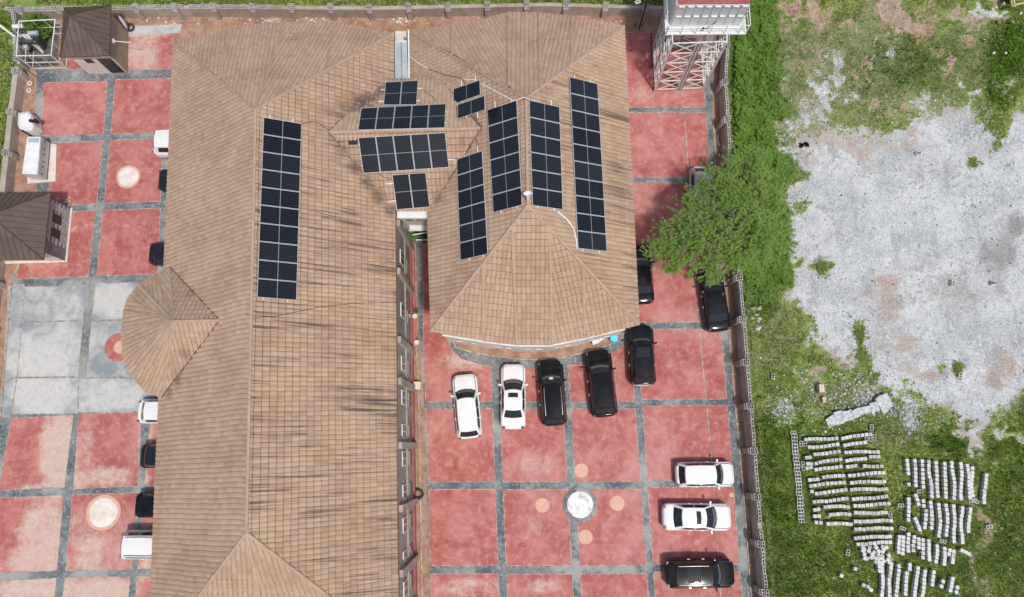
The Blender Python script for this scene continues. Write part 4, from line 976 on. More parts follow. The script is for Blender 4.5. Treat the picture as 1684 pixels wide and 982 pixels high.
# ------------------------------------------------------------ concrete block mesh
def block_mesh(name, L, W_, H, mat, t_=.035):
    b = MB(); z0, z1 = 0, H; xs = [-L/2, -L/2+t_, -t_/2, t_/2, L/2-t_, L/2]; ys = [-W_/2, -W_/2+t_, W_/2-t_, W_/2]
    holes = ((1, 2), (3, 4))
    for z, fl in ((z1, False), (z0, True)):
        for i in range(5):
            for j in range(3):
                if j == 1 and i in (1, 3): continue
                f = [(xs[i], ys[j], z), (xs[i+1], ys[j], z), (xs[i+1], ys[j+1], z), (xs[i], ys[j+1], z)]
                b.add(f[::-1] if fl else f, [(0, 1, 2, 3)])
    o4 = [(xs[0], ys[0]), (xs[5], ys[0]), (xs[5], ys[3]), (xs[0], ys[3])]
    for i in range(4):
        a, c_ = o4[i], o4[(i+1) % 4]; b.add([(*a, z0), (*c_, z0), (*c_, z1), (*a, z1)], [(0, 1, 2, 3)])
    for (i, j) in holes:
        h4 = [(xs[i], ys[1]), (xs[j], ys[1]), (xs[j], ys[2]), (xs[i], ys[2])]
        for k in range(4):
            a, c_ = h4[k], h4[(k+1) % 4]; b.add([(*c_, z0), (*a, z0), (*a, z1), (*c_, z1)], [(0, 1, 2, 3)])
    me = b.mesh(name, mat); return me
ME_WB = block_mesh('block', .44, .20, .20, M_block, .035)

# ------------------------------------------------------------ perimeter walls
def perim(label, base_px, h, th, outward, blocks_rng, pil_px, pil_at, name='perimeter_wall', smooth_top=False):
    pts = [P(*p) for p in base_px]; cen = pts[len(pts)//2]
    t = thing(name, label, 'wall', (cen.x, cen.y, 0))
    # cumulative
    segs = list(zip(pts, pts[1:]))
    b = MB()
    outp = []
    for i, p in enumerate(pts):
        d = (pts[min(i+1, len(pts)-1)]-pts[max(i-1, 0)]).normalized(); nn = Vector((-d.y, d.x, 0))*outward
        outp.append(p+nn*th)
    k = len(pts)
    vs = [(p.x, p.y, -.3) for p in pts]+[(p.x, p.y, -.3) for p in outp]+[(p.x, p.y, h) for p in pts]+[(p.x, p.y, h) for p in outp]
    fs = []
    for i in range(k-1): fs += [(i, i+1, 2*k+i+1, 2*k+i), (k+i+1, k+i, 3*k+i, 3*k+i+1), (2*k+i, 2*k+i+1, 3*k+i+1, 3*k+i)]
    fs += [(0, 2*k, 3*k, k), (k-1, 2*k-1, 4*k-1, 3*k-1)]
    b.add(vs, fs); b.build('wall_face', M_fence, t)
    L = [0]
    for a, c_ in segs: L.append(L[-1]+(c_-a).length)
    def at(s):
        s = min(max(s, 0), L[-1]-1e-4)
        for i in range(len(segs)):
            if s <= L[i+1]:
                a, c_ = segs[i]; d = (c_-a).normalized(); return a+d*(s-L[i]), d
    nn0 = lambda d: Vector((-d.y, d.x, 0))*outward
    s = 0; cnt = 0
    while s < L[-1]:
        p, d = at(s); x, y = proj(p)
        if not (-40 < x < 1720 and -40 < y < 1020): s += .46; continue
        if any(a <= (y if blocks_rng[0] == 'y' else x) <= c_ for a, c_ in blocks_rng[1]) and cnt < 290 and random.random() > .04:
            q_ = p+nn0(d)*(th*.55+random.uniform(-.02, .02)); ang = math.atan2(d.y, d.x)
            o = link('block', ME_WB, t, loc=(q_.x-cen.x, q_.y-cen.y, h-.02+random.uniform(0, .03)), rot=(0, 0, ang+random.uniform(-.04, .04))); cnt += 1
        s += .46
    for s in pil_at:
        if s > L[-1]: break
        p, d = at(s); q_ = p-nn0(d)*.12; ang = math.atan2(d.y, d.x)
        x, y = proj(p)
        if not (-60 < x < 1740 and -60 < y < 1040): continue
        b = MB(); b.box((q_.x, q_.y, h/2), (.40, .26, h), ang)
        b.build('pillar', M_fence, t)
        q_ = p+nn0(d)*.05
        for o_ in (-.23, .23):
            q2 = q_+d*o_*.0+nn0(d)*o_*.5; link('block', ME_WB, t, loc=(q2.x-cen.x, q2.y-cen.y, h+.005+(.20 if o_ > 0 else 0)), rot=(0, 0, ang))
    return t
perim('eastern perimeter wall topped with hollow blocks beside the green field', EB, 1.5, .26, 1, ('y', [(-40, 1020)]), None, [1.2+3.05*i for i in range(20)])
perim('northern perimeter wall with a row of hollow blocks along its western half', NB_, 1.15, .3, -1 if False else 1, ('x', [(20, 470)]), None, [1.0+3.1*i for i in range(20)])
perim('western perimeter wall with a flat pale coping beside the generator', WB, .95, .42, -1, ('y', [(-10, 95)]), None, [.5+3.4*i for i in range(16)])
perim('short perimeter wall with open hollow blocks beside the transformer', [(36,36),(40,75),(44,118)], 1.15, .26, -1 if False else 1, ('y', [(20, 125)]), None, [4.0])

# ------------------------------------------------------------ cars
def car(label, cat, front, rear, width, H, mat, kind='suv', hood=.27, tail=.03, sunroof=None, rails=False, bumper=None, group='cars parked in the compound', paper=False, rear_hl=False):
    f = P(front[0], front[1], .65); r = P(rear[0], rear[1], .65); L = (f-r).length; cen = (f+r)/2
    ang = math.atan2((f-r).y, (f-r).x); W_ = width
    t = thing('parked_car', label, cat, (cen.x, cen.y, .015), ang, group)
    hw = W_/2; hL = L/2
    zb = .62*H if kind != 'sedan' else .66*H                   # belt line
    zh = zb-.02                                                # hood height at windscreen
    xf = hL-hood*L; xr = -hL+tail*L
    rake = .155*L if kind == 'sedan' else .13*L
    xrf = xf-rake; xrr = xr+({'sedan': .13, 'suv': .085, 'van': .04, 'hatch': .10}[kind])*L
    if kind == 'van': xrf = xf-.12*L
    wb, wt = hw*.90, hw*.70
    if kind == 'van': wt = hw*.78
    def hwid(x):
        e = abs(x)/hL
        k_ = 1-.30*max(0, (e-.80)/.20)**2.2 if x > 0 else 1-(.34 if kind == 'van' else .22)*max(0, (e-.84)/.16)**2.4
        return hw*k_
    def ztop(x):
        if x > xf-.1: 
            u = (x-xf)/(hL-xf); return zh-.03*u-.16*max(0, u)**3
        if x < xr+.2:
            if kind == 'sedan': 
                u = (xr-x)/(hL+xr+1e-6); return zb+.02-.10*max(0, u)**3
            return zb
        return zb
    b = MB(); N = 30; rings = []
    for i in range(N+1):
        s = -1+2*i/N; x = hL*math.sin(s*math.pi/2)*.35+hL*s*.65
        w_ = hwid(x); zt = ztop(x); ed = max(0, (abs(x)/hL-.93)/.07)
        zlo = .24+.10*ed
        half = [(w_*.90, zlo), (w_*1.0, .42), (w_*1.0, min(.70, zt-.16)), (w_*.975, zt-.09), (w_*.90, zt-.025), (w_*.72, zt+.004), (w_*.35, zt+.022), (0, zt+.028)]
        rings.append([(x, y, z) for y, z in half]+[(x, -y, z) for y, z in half[-2::-1]])
    m = len(rings[0]); vs = [p for r_ in rings for p in r_]
    fs = [(i*m+k, i*m+k+1, (i+1)*m+k+1, (i+1)*m+k) for i in range(N) for k in range(m-1)]
    fs = [f_[::-1] for f_ in fs]
    fs += [tuple(range(m)), tuple(range(N*m+m-1, N*m-1, -1))]+[((i+1)*m, i*m, i*m+m-1, (i+1)*m+m-1)[::-1] for i in range(N)]
    b.add(vs, fs); b.build('body', mat, t, world=False, smooth=True)
    # greenhouse shell
    bow = .05*L; HH = H
    def FB(u): return Vector((xf+bow*(1-u*u)*.9-.0*abs(u), u*wb, zh+.02-.0*u*u))
    def FT(u): return Vector((xrf+bow*(1-u*u)*.45, u*wt, HH-.055-.0*u*u+.03*(1-u*u)))
    def RB(u): return Vector((xr-bow*(1-u*u)*.45, u*wb, zb+.0))
    def RT(u): return Vector((xrr-bow*(1-u*u)*.30, u*wt, HH-.075+.03*(1-u*u)))
    def front_(u, v): u = 2*u-1; return FB(u).lerp(FT(u), v)
    def rear_(u, v): u = 2*u-1; return RB(u).lerp(RT(u), v)
    def side_(sg):
        def fn(u, v):
            a = Vector((xr+(xf-xr)*u, sg*wb*(1+.03*math.sin(math.pi*u)), zb+.02*u)); c_ = Vector((xrr+(xrf-xrr)*u, sg*wt*(1+.035*math.sin(math.pi*u)), HH-.075+.02*u+.03*math.sin(math.pi*u)))
            return a.lerp(c_, v)
        return fn
    def roof_(u, v):
        y = 2*u-1; a = RT(y); c_ = FT(y); p = a.lerp(c_, v); 
        k_ = math.sin(math.pi*v)
        return Vector((p.x, p.y*(1+.035*k_), p.z+k_*(.03+.02*(1-y*y))))
    b = MB(); b.grid(front_, 10, 4, flip=False); b.grid(rear_, 10, 4, flip=True); b.grid(side_(1), 12, 4, flip=True); b.grid(side_(-1), 12, 4)
    b.build('cabin', mat, t, world=False, smooth=True)
    b = MB(); b.grid(roof_, 10, 10, flip=True); b.build('roof', mat, t, world=False, smooth=True)
    def glass(fn, u0, u1, v0, v1, d, nm, off=.012, nu=10, nv=4, mat_=M_carglass, round_=True):
        def g(u, v):
            uu = u0+(u1-u0)*u; vv = v0+(v1-v0)*v
            p = fn(uu, vv); e = .01
            du = fn(min(uu+e, 1), vv)-fn(max(uu-e, 0), vv); dv = fn(uu, min(vv+e, 1))-fn(uu, max(vv-e, 0))
            n_ = du.cross(dv).normalized()*d
            return p+n_*off
        b = MB(); b.grid(g, nu, nv, flip=(d < 0)); return b.build(nm, mat_, t, world=False, smooth=True)
    glass(front_, .045, .955, .03, .95, 1, 'windscreen'); glass(rear_, .08, .92, .10, .90, -1, 'rear_window')
    nside = 3 if kind in ('suv', 'van') else 2
    for sg, d in ((1, -1), (-1, 1)):
        for k_ in range(nside):
            a = .10+.82*k_/nside+.012; c_ = .10+.82*(k_+1)/nside-.012
            glass(side_(sg), a, c_, .12, .86, d, 'side_window', nu=4)
    # panels: hood and boot lid a few millimetres proud, so their seams show
    def hoodf(u, v):
        y = (2*u-1); x = xf+bow*(1-y*y)*.9+.04+(hL*.93-.03-xf-bow*(1-y*y)*.6-.04)*v
        return Vector((x, y*min(hwid(x)*.80, hw*.80), ztop(x)+.024-.02*y*y*1.0+.012))
    b = MB(); b.grid(hoodf, 12, 8, flip=True); b.build('hood', mat, t, world=False, smooth=True)
    b = MB()
    def seam(u, v): p = hoodf(u*1.06-.03, v*1.04-.02); return p-Vector((0, 0, .008))
    b.grid(seam, 12, 8, flip=True); b.build('hood_gap', M_trim, t, world=False, smooth=True)
    # lamps
    for sg in (1, -1):
        b = MB()
        def lampf(u, v):
            x = hL*(.985-.10*u); w1 = hwid(x)
            return Vector((x+.0, sg*(w1*.93-(1-u)*.34*v-.05*v), ztop(x)-.035+.045*v-.02*(1-u)+.0))
        b.grid(lampf, 5, 3, flip=(sg > 0)); b.grid(lampf, 5, 3, flip=(sg < 0)); b.build('headlight', M_lens, t, world=False)
        b = MB(); x = -hL*.965; zt_ = zb-.06
        b.box((x, sg*hwid(x)*.86, zt_-.08), (.16, .20, .26)); b.build('tail_light', M_redlens, t, world=False)
        b = MB(); b.box((xf-.22*(1 if kind != 'van' else .4), sg*(hw*.985+.08), zb+.06), (.12, .20, .15), sg*-.25); b.bar((xf-.2, sg*hw*.88, zb+.02), (xf-.2, sg*(hw+.05), zb+.04), .04); b.build('mirror', mat, t, world=False)
        for k_ in (-.05, .20):
            b = MB(); b.box((xr+(xf-xr)*(.35+k_*1.2+.12), sg*(hw*.995), zb-.12), (.18, .035, .03)); b.build('door_handle', M_chrome if mat != P_white else mat, t, world=False)
        for wx in (.31*L, -.29*L):
            wo = bpy.data.objects.new('wheel', None); C.objects.link(wo); wo.parent = t; wo.location = (wx, sg*(hw-.13), .32)
            b = MB(); b.lathe((0, 0, 0), [(.20, -.11), (.30, -.115), (.33, -.07), (.33, .07), (.30, .115), (.20, .11)], 20, rot=Matrix.Rotation(R(90), 3, 'X')); b.build('tyre', M_rubber, wo, world=False, smooth=True)
            b = MB(); b.lathe((0, 0, 0), [(.0, -.09*sg), (.19, -.10*sg), (.21, -.06*sg)], 16, rot=Matrix.Rotation(R(90), 3, 'X')); b.build('rim', M_chrome, wo, world=False)
    b = MB(); x = hL*1.0; b.box((x-.02, 0, .52), (.06, W_*.45, .14)); b.build('grille', M_trim, t, world=False)
    bm_ = bumper or mat
    b = MB()
    def bump(u, v):
        y = 2*u-1; x = -hL*(1.0)-.06+.14*y*y*y*y; return Vector((x+.10*abs(v-.5), y*hw*.90, .36+.30*v+(.03 if bumper else 0)))
    b.grid(bump, 12, 4); b.grid(lambda u, v: Vector((bump(u, 1).x+.22*v, bump(u, 1).y, bump(u, 1).z+.01)), 12, 2); b.build('rear_bumper', bm_, t, world=False, smooth=True)
    if sunroof:
        glass(roof_, .5-sunroof[2]/2, .5+sunroof[2]/2, sunroof[0], sunroof[1], -1, 'sunroof', off=.012, nu=6, nv=4)
    if rails:
        for sg in (1, -1):
            pts = [roof_(.5+sg*.44, v)+Vector((0, 0, .03+.035*math.sin(math.pi*min(1, max(0, (v-.04)/.92))))) for v in np.linspace(.06, .92, 9)]
            b = MB(); b.tube(pts, .022, 6); b.build('roof_rail', M_chrome if rails is True else M_trim, t, world=False)
    if paper:
        glass(front_, .42, .60, .28, .55, 1, 'paper_sheet', off=.02, nu=2, nv=2, mat_=M_paper)
    glass(front_, .12, .88, .12, .34, 1, 'dashboard', off=.016, nu=8, nv=2, mat_=M_dash)
    # wiper line
    b = MB(); b.bar(FB(-.5)+Vector((-.02, 0, .03)), FB(.1).lerp(FT(.1), .12)+Vector((0, 0, .03)), .02); b.build('wiper', M_trim, t, world=False)
    return t
car('white estate car with a long plain roof, parked slightly slanted near the curved bed', 'car', (763.5,616.5), (773,720), 1.80, 1.62, P_white, 'suv', .28, .03)
car('white saloon with a dark sunroof parked nose to the curved bay', 'car', (844,599.5), (844,705), 1.76, 1.42, P_white, 'sedan', .28, .17, sunroof=(.62,.86,.55))
car('black off-roader with two bright roof rails and white paper behind the windscreen', 'car', (904,594), (911.5,699), 1.86, 1.75, P_black, 'suv', .27, .03, rails=True, paper=True)
car('black people carrier with a smooth roof slanted towards the bay', 'car', (982,577), (994.5,684.5), 1.92, 1.68, P_black, 'suv', .26, .05)
car('black off-roader with a white rear bumper at the roof corner', 'car', (1052,536), (1057,633), 1.86, 1.68, P_charcoal, 'suv', .26, .04, sunroof=(.62,.95,.7), bumper=P_white)
car('black saloon half hidden under the east eave', 'car', (1049,404), (1056,499), 1.80, 1.45, P_black, 'sedan', .27, .16)
car('dark saloon with a dusty glossy roof beside the east wall below the tree', 'car', (1166,444), (1181.5,544), 1.80, 1.45, P_charcoal, 'sedan', .26, .15)
car('silver car mostly covered by the tree crown', 'car', (1151,372), (1153,276), 1.74, 1.45, P_silver, 'hatch', .27, .05)
car('white hatchback facing the east wall, the highest of the row of three', 'car', (1206,779.4), (1112,780.6), 1.70, 1.50, P_white, 'hatch', .24, .04)
car('white saloon with a dark sunroof facing the east wall', 'car', (1201,850.5), (1090,849.5), 1.80, 1.43, P_white, 'sedan', .26, .15, sunroof=(.58,.78,.66))
car('black off-roader with roof rails facing the east wall, lowest of the row', 'car', (1205.5,941.5), (1095,943), 1.88, 1.72, P_charcoal, 'suv', .24, .04, rails=True, sunroof=(.30,.66,.72))
# west side, tucked under the hall eave with the rear towards the yard
for (label, x, yc, wpx, L_, H_, mt, kd, ft, tl_) in [
    ('white van with a rounded end, northernmost under the west eave', 258, 239, 1.9, 4.5, 1.95, P_white, 'suv', .15, .02),
    ('dark car with only its tail showing just below the white van', 264, 297.5, 1.7, 4.15, 1.5, P_navy, 'sedan', .26, .15),
    ('navy car with patterned rear window beside the porch roof', 249, 418, 1.72, 4.15, 1.5, P_navy, 'hatch', .26, .07),
    ('white car with a yellow sticker on its dark rear glass', 231, 676.5, 1.72, 4.15, 1.5, P_white, 'hatch', .26, .07),
    ('dark car just below the stickered white car under the west eave', 235, 749.5, 1.72, 4.15, 1.5, P_navy, 'hatch', .26, .06),
    ('black car with a grey rear glass above the white minibus', 226.5, 830, 1.72, 4.15, 1.5, P_black, 'hatch', .26, .09),
    ('white minibus with roof grooves, southernmost under the west eave', 205, 895, 1.9, 4.5, 1.85, P_white, 'suv', .2, .02)]:
    pr = P(x, yc, .65); pf = pr+Vector((L_, -.35*0, 0)); fx, fy = proj(pf)
    c_ = car(label, 'van' if 'van' in label.split()[:3] or 'minibus' in label.split()[:3] else 'car', (fx, fy), (x, yc), wpx, H_, mt, kd, ft, tl_, rails=('dark' if 'grooves' in label else False), group='cars parked under the west eave')
    if 'sticker' in label and 'yellow' in label:
        b = MB(); b.cyl((-L_/2+.42, 0, 1.24), .11, .02, 14); b.build('sticker', mottle('yellow_sticker', (.5, .55, .05), (.6, .6, .3), 30), c_, world=False)

# ------------------------------------------------------------ small brown roofed houses
def hiproof(t, pts, apex, ov=.0, ribs_n=0, facet=None):
    b = MB(); k = len(pts); lo = [p-Vector((0, 0, .12)) for p in pts]
    b.add(pts+[apex], [(i, (i+1) % k, k) for i in range(k)]); b.add(pts+lo, [((i+1) % k, i, k+i, k+(i+1) % k) for i in range(k)]+[tuple(k+i for i in range(k))])
    ro = b.build('roof', M_brownroof, t)
    for p in pts:
        b = MB(); b.tube([p+Vector((0,0,.02)), apex+Vector((0,0,.02))], .05, 6); b.build('ridge_cap', M_brownrib, ro)
    for i in range(k):                                           # standing seams on each facet
        a, c_ = pts[i], pts[(i+1) % k]; L = (c_-a).length; m_ = max(2, int(L/.42))
        e = (c_-a).normalized(); s0 = (apex-a).dot(e)
        for j in range(1, m_):
            s = L*j/m_; base = a+e*s
            # seam runs perpendicular to eave until it meets a hip
            if s < s0: tt = s/s0
            else: tt = (L-s)/(L-s0) if L > s0 else 0
            perp = apex-(a+e*s0); top = base+perp*max(0, min(1, tt))
            b = MB(); b.bar(base+Vector((0,0,.015)), top+Vector((0,0,.015)), .03, .03); b.build('seam', M_brownrib, ro)
    return ro
gp = [P(105,12,3.2), P(98,94,3.2), P(180,91,3.2), P(182,8.6,3.2)]
gc = sum(gp, Vector())/4; t = thing('small_house', 'small cream house with a dark brown pyramid roof beside the transformer', 'house', (gc.x, gc.y, 0))
hiproof(t, gp, P(114.5, 24, 4.9))
wq = inset([Vector((p.x, p.y, 0)) for p in gp], .35)
b = MB(); b.prism([(p.x, p.y) for p in wq], 0, 3.1); b.build('wall', M_cream_wall, t)
b = MB(); e_a, e_b = wq[2], wq[3]; b.bar((e_a.x+.02, e_a.y, 1.5), (e_b.x+.02, e_b.y, 1.5), .06, 2.96); b.build('east_wall', M_tan_wall, t)
sw, se = wq[1], wq[2]; dd = (se-sw).normalized(); nn_ = Vector((dd.y, -dd.x, 0)); an = math.atan2(dd.y, dd.x)
q_ = sw.lerp(se, .78)+nn_*.01; b = MB(); b.box((q_.x, q_.y, 1.15), (1.1, .06, 2.1), an); b.build('door', M_glassdark, t)
q_ = sw.lerp(se, .38)+nn_*.01; b = MB(); b.box((q_.x, q_.y, 2.0), (.7, .06, .7), an); fo = b.build('window', M_fascia, t); b = MB(); b.box((q_.x, q_.y, 2.0), (.58, .10, .58), an); b.build('pane', M_glassdark, fo)
b = MB(); q_ = se+Vector((.15, 1.2, 2.6)); b.tube([q_, P(216, 70, 2.9)], .035, 6); b.box(q_+Vector((-.0, 0, 0)), (.2, .3, .2)); o = b.build('lamp_arm', M_pipe, t)

kp = [P(-110,318,3.0), P(-90,429,3.0), P(71,427,3.0), P(83,316,3.0)]
kc = sum(kp, Vector())/4; t = thing('gatehouse', 'gatehouse with a dark brown ribbed hip roof and a pale block faced side wall', 'house', (kc.x, kc.y, 0))
hiproof(t, kp, P(-17, 354, 4.7))
wq = inset([Vector((p.x, p.y, 0)) for p in kp], .30)
wq[1].y += .35; wq[2].y += .35
b = MB(); b.prism([(p.x, p.y) for p in wq], 0, 2.9); wo_ = b.build('wall', M_cream_wall, t)
e0, e1_ = wq[2], wq[3]; dd = (e1_-e0); L = dd.length; dd.normalize(); nn_ = Vector((dd.y, -dd.x, 0)); an = math.atan2(dd.y, dd.x)
M_face = mottle('pale_facing_block', (.42, .41, .39), (.56, .55, .52), 2.2, .85, 25, .3)
b = MB(); b.bar((e0.x+.012, e0.y, 1.4), (e1_.x+.012, e1_.y, 1.4), .03, 2.7); b.build('mortar_bed', M_steeldark, t)
bw, bh = .46, .23; me_br = bpy.data.meshes.new('brick'); bb = MB(); bb.box((0, 0, 0), (bw-.05, .06, bh-.045)); me_br = bb.mesh('brick', M_face)
for r_ in range(12):
    x = .2-(bw/2 if r_ % 2 else 0)
    while x < L-.1:
        z = .15+r_*bh; xc = x+bw/2
        wn = any(abs(xc-L*f_) < .42 and 1.0 < z < 2.2 for f_ in (.42, .68)) 
        if not wn and xc < L*.96 and xc > .25 and not (xc < L*.22):
            q_ = e0+dd*xc+nn_*.02; o = link('brick', me_br, t, loc=(q_.x-kc.x, q_.y-kc.y, z+.05), rot=(0, 0, an+random.uniform(-.01, .01)))
        x += bw
for f_ in (.42, .68):
    q_ = e0+dd*L*f_+nn_*.02; b = MB(); b.box((q_.x, q_.y, 1.6), (.75, .08, 1.1), an); fo = b.build('window', M_steeldark, t); b = MB(); b.box((q_.x, q_.y, 1.6), (.62, .11, .95), an); b.build('pane', M_glassdark, fo)
b = MB(); pq = [P(100,330),P(118,344),P(113,428),P(100,430),P(98,432),P(-20,436),P(-20,428)]
q5 = [e1_+nn_*0, e1_+nn_*.16+dd*.1, e0+nn_*.16-dd*.08, e0-dd*.08-nn_*6, e0-nn_*6]
b.prism([(p.x, p.y) for p in q5], 0, .12); b.build('plinth', M_cream_wall, t)
# rubble by the corner of the gatehouse
b = MB()
for i in range(40):
    p = P(random.uniform(94, 117), random.uniform(326, 345), 0); s_ = random.uniform(.06, .2); b.box((p.x, p.y, s_*.4), (s_, s_*.8, s_*.7), random.random()*3)
o = b.build('rubble', M_kerb); tag(o, 'pile of broken brown stones at the gatehouse corner', 'rubble', kind='stuff')

# ------------------------------------------------------------ generator, tank, transformer
t = thing('generator_plinth', 'low cream concrete plinth under the white generator', 'plinth', P(72, 270, 0)); 
b = MB(); q_ = [P(46,228,.15),P(93,238,.15),P(91,298,.15),P(45,302,.15)]; b.prism([(p.x, p.y) for p in q_], 0, .15); b.build('slab', M_cream_wall, t)
top = [P(45,225,1.45), P(66.4,225,1.45), P(61,287,1.45), P(36,286,1.45)]
gc = sum(top, Vector())/4; t = thing('generator', 'large white soundproof generator box standing on a cream plinth by the west wall', 'generator', (gc.x, gc.y, .15))
b = MB(); b.prism([(p.x, p.y) for p in top], .32, 1.45); b.build('enclosure', M_white, t)
tc = sorted(top, key=lambda p: -p.y)
b = MB(); q_ = [P(46.5,227,1.46), P(64.5,227,1.46), P(64,234,1.46), P(46,234,1.46)]; b.prism([(p.x, p.y) for p in q_], 1.40, 1.462); b.build('air_outlet', M_galv, t)
b = MB(); q_ = inset([Vector((p.x, p.y, 0)) for p in top], .08); b.prism([(p.x, p.y) for p in q_], .16, .33); b.build('skid', M_black, t)
ea, eb = top[1], top[2]; dd = (eb-ea).normalized(); nn_ = Vector((-dd.y, dd.x, 0)); nn_ = nn_ if nn_.x > 0 else -nn_
L = (eb-ea).length; an = math.atan2(dd.y, dd.x)
for k in range(3):
    q_ = ea.lerp(eb, (k+.5)/3)+nn_*.01; b = MB(); b.box((q_.x, q_.y, .9), (L/3-.06, .04, .95), an); do_ = b.build('door', M_galv, t)
    for s_ in (-.3, .3):
        q2 = q_+dd*s_+nn_*.03; b = MB(); b.box((q2.x, q2.y, .95), (.09, .04, .12), an); b.build('latch', M_black, do_)
p = P(43.5, 199, 1.2); t = thing('water_tank', 'white angular tank with a black filler beside the generator', 'tank', (p.x, p.y, 0))
q_ = [P(x, y, 1.1) for x, y in [(30,186),(47,183),(53,190),(57,206),(53,214),(45,216),(32,212),(29,205)]]
q2 = [P(x, y, 1.25) for x, y in [(33,189),(45,186),(50,192),(53,205),(50,210),(44,212),(34,209),(32,203)]]
b = MB(); k = len(q_); lo = [Vector((a.x, a.y, .1)) for a in q_]; b.add(lo+q_+q2, [(i, (i+1) % k, k+(i+1) % k, k+i)[::-1] for i in range(k)]+[(k+i, k+(i+1) % k, 2*k+(i+1) % k, 2*k+i)[::-1] for i in range(k)]+[tuple(2*k+i for i in range(k))[::-1]]); b.build('body', M_white, t)
b = MB(); p2 = P(51, 199, 1.3); b.cyl((p2.x, p2.y, 1.1), .13, .3, 14); b.cyl((p2.x+.25, p2.y+.1, .9), .16, .3, 14); b.build('filler_cap', M_black, t)
b = MB(); b.tube([P(35, 214, .9), P(45, 220, 1.1), P(60, 228, .5)], .06, 8); o = b.build('hose', M_black, origin=P(35,214,0)); tag(o, 'thick black hose between the white tank and the generator', 'hose')
# transformer cage
cg = [P(31,35,2.0), P(91,32,2.0), P(84,91,2.0), P(27,92,2.0)]
cc_ = sum(cg, Vector())/4; t = thing('transformer_cage', 'white tubular steel cage round the transformer at the corner', 'cage', (cc_.x, cc_.y, 0))
b = MB()
for i in range(4):
    a, c_ = cg[i], cg[(i+1) % 4]; b = MB(); b.tube([a, c_], .045, 6); b.build('top_rail', M_steel2, t)
    b = MB(); b.tube([(a.x, a.y, 0), a], .045, 6); b.build('post', M_steel2, t)
    b = MB(); b.tube([(a.x, a.y, 1.0), (c_.x, c_.y, 1.0)], .03, 6); b.build('mid_rail', M_steel2, t)
    b = MB(); b.tube([(a.x, a.y, .1), (c_.x, c_.y, .1)], .03, 6); b.build('bottom_rail', M_steel2, t)
    L = (c_-a).length; kk = int(L/.8)
    for j in range(1, kk): 
        q_ = a.lerp(c_, j/kk); b = MB(); b.tube([(q_.x, q_.y, .1), (q_.x, q_.y, 2.0)], .022, 5); b.build('upright', M_steel2, t)
b = MB(); q_ = [P(*a) for a in [(47,44),(97,40),(96,108),(48,112)]]; b.prism([(a.x, a.y) for a in q_], 0, .03)
b.build('gravel_bed', mottle('dark_chippings', (.06, .065, .06), (.15, .15, .13), 3, .95, 20, .4), t)
p = P(60, 76, 0); t = thing('transformer', 'grey finned electrical transformer with a white tank inside the cage', 'transformer', p)
b = MB(); b.box((p.x, p.y, .75), (1.3, .9, 1.2)); b.build('tank', M_trim2, t)
for k in range(7): b = MB(); b.box((p.x-.85, p.y-.42+k*.14, .75), (.42, .05, 1.0)); b.build('fin', M_white, t)
for k in range(7): b = MB(); b.box((p.x+.8, p.y-.42+k*.14, .75), (.32, .04, 1.0)); b.build('fin', M_trim2, t)
b = MB(); b.tube([(p.x-.9, p.y+.75, 1.6), (p.x-.1, p.y+.8, 1.6)], .17, 14); b.build('conservator', M_white, t)
for k in range(3): b = MB(); b.lathe((p.x-.35+k*.35, p.y, 1.35), [(.07, 0), (.09, .05), (.05, .1), (.08, .15), (.05, .2), (.06, .28), (0, .3)], 12); b.build('bushing', M_white, t)
b = MB(); b.box((p.x+.6, p.y+.3, 1.35), (.75, .3, .25), .1); b.box((p.x-.1, p.y-.7, 1.0), (.4, .3, .3)); b.build('cable_box', M_galv, t)
for k in range(5): b = MB(); b.tube([(p.x-.2+.1*k, p.y+.1, 1.6), (p.x+.3+.1*k, p.y-.35, 1.2), (p.x+.8, p.y-.8+.05*k, .2)], .02, 5, ); b.build('cable', M_steel2, t)

# ------------------------------------------------------------ water tower
PZ = 6.9
tb = [P(1077,150), P(1156,147)]; tt = [P(1109,56,PZ-.3), P(1193,55,PZ-.3)]
sw_ = Vector((tb[0].x, tb[0].y, 0)); se_ = Vector((tb[1].x, tb[1].y, 0))
print('tower', sw_, se_, tt, P(1095,56,PZ), P(1230,50,PZ))
dpt = Vector((.0, 3.6, 0)); nw_, ne_ = sw_+dpt, se_+dpt
t = thing('water_tower', 'steel lattice water tower with a white platform and a panelled grey tank', 'water tower', (sw_+ne_)/2)
b = MB()
ms, mn = (sw_+se_)/2, (nw_+ne_)/2; mw, me__ = (sw_+nw_)/2, (se_+ne_)/2
LEGS = [sw_, ms, se_, nw_, mn, ne_, mw, me__]
for l_ in LEGS:
    lo_ = [.0] if l_ is not ms else [-.12, .12]
    for o_ in lo_:
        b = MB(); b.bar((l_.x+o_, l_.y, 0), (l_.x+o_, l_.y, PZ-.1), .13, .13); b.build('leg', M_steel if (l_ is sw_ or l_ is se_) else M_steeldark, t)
        b = MB(); b.bar((l_.x+o_-.075, l_.y-.05, 0), (l_.x+o_-.075, l_.y-.05, PZ-.1), .05, .05); b.build('leg_angle', M_steel2, t)
LV = [.25+1.33*i for i in range(6)]
PAIRS = [(sw_, ms), (ms, se_), (nw_, mn), (mn, ne_), (sw_, mw), (mw, nw_), (se_, me__), (me__, ne_)]
for (a, c_) in PAIRS:
    for i, z in enumerate(LV):
        b = MB(); b.bar((a.x, a.y, z), (c_.x, c_.y, z), .07); b.build('crossbeam', M_steel2, t)
        if i < 5:
            z2 = LV[i+1] if i+1 < len(LV) else PZ-.2
            b = MB(); b.bar((a.x, a.y-.03, z), (c_.x, c_.y-.03, z2), .045); b.build('brace', M_steel2, t)
            b = MB(); b.bar((c_.x, c_.y+.03, z), (a.x, a.y+.03, z2), .045); b.build('brace', M_steel2, t)
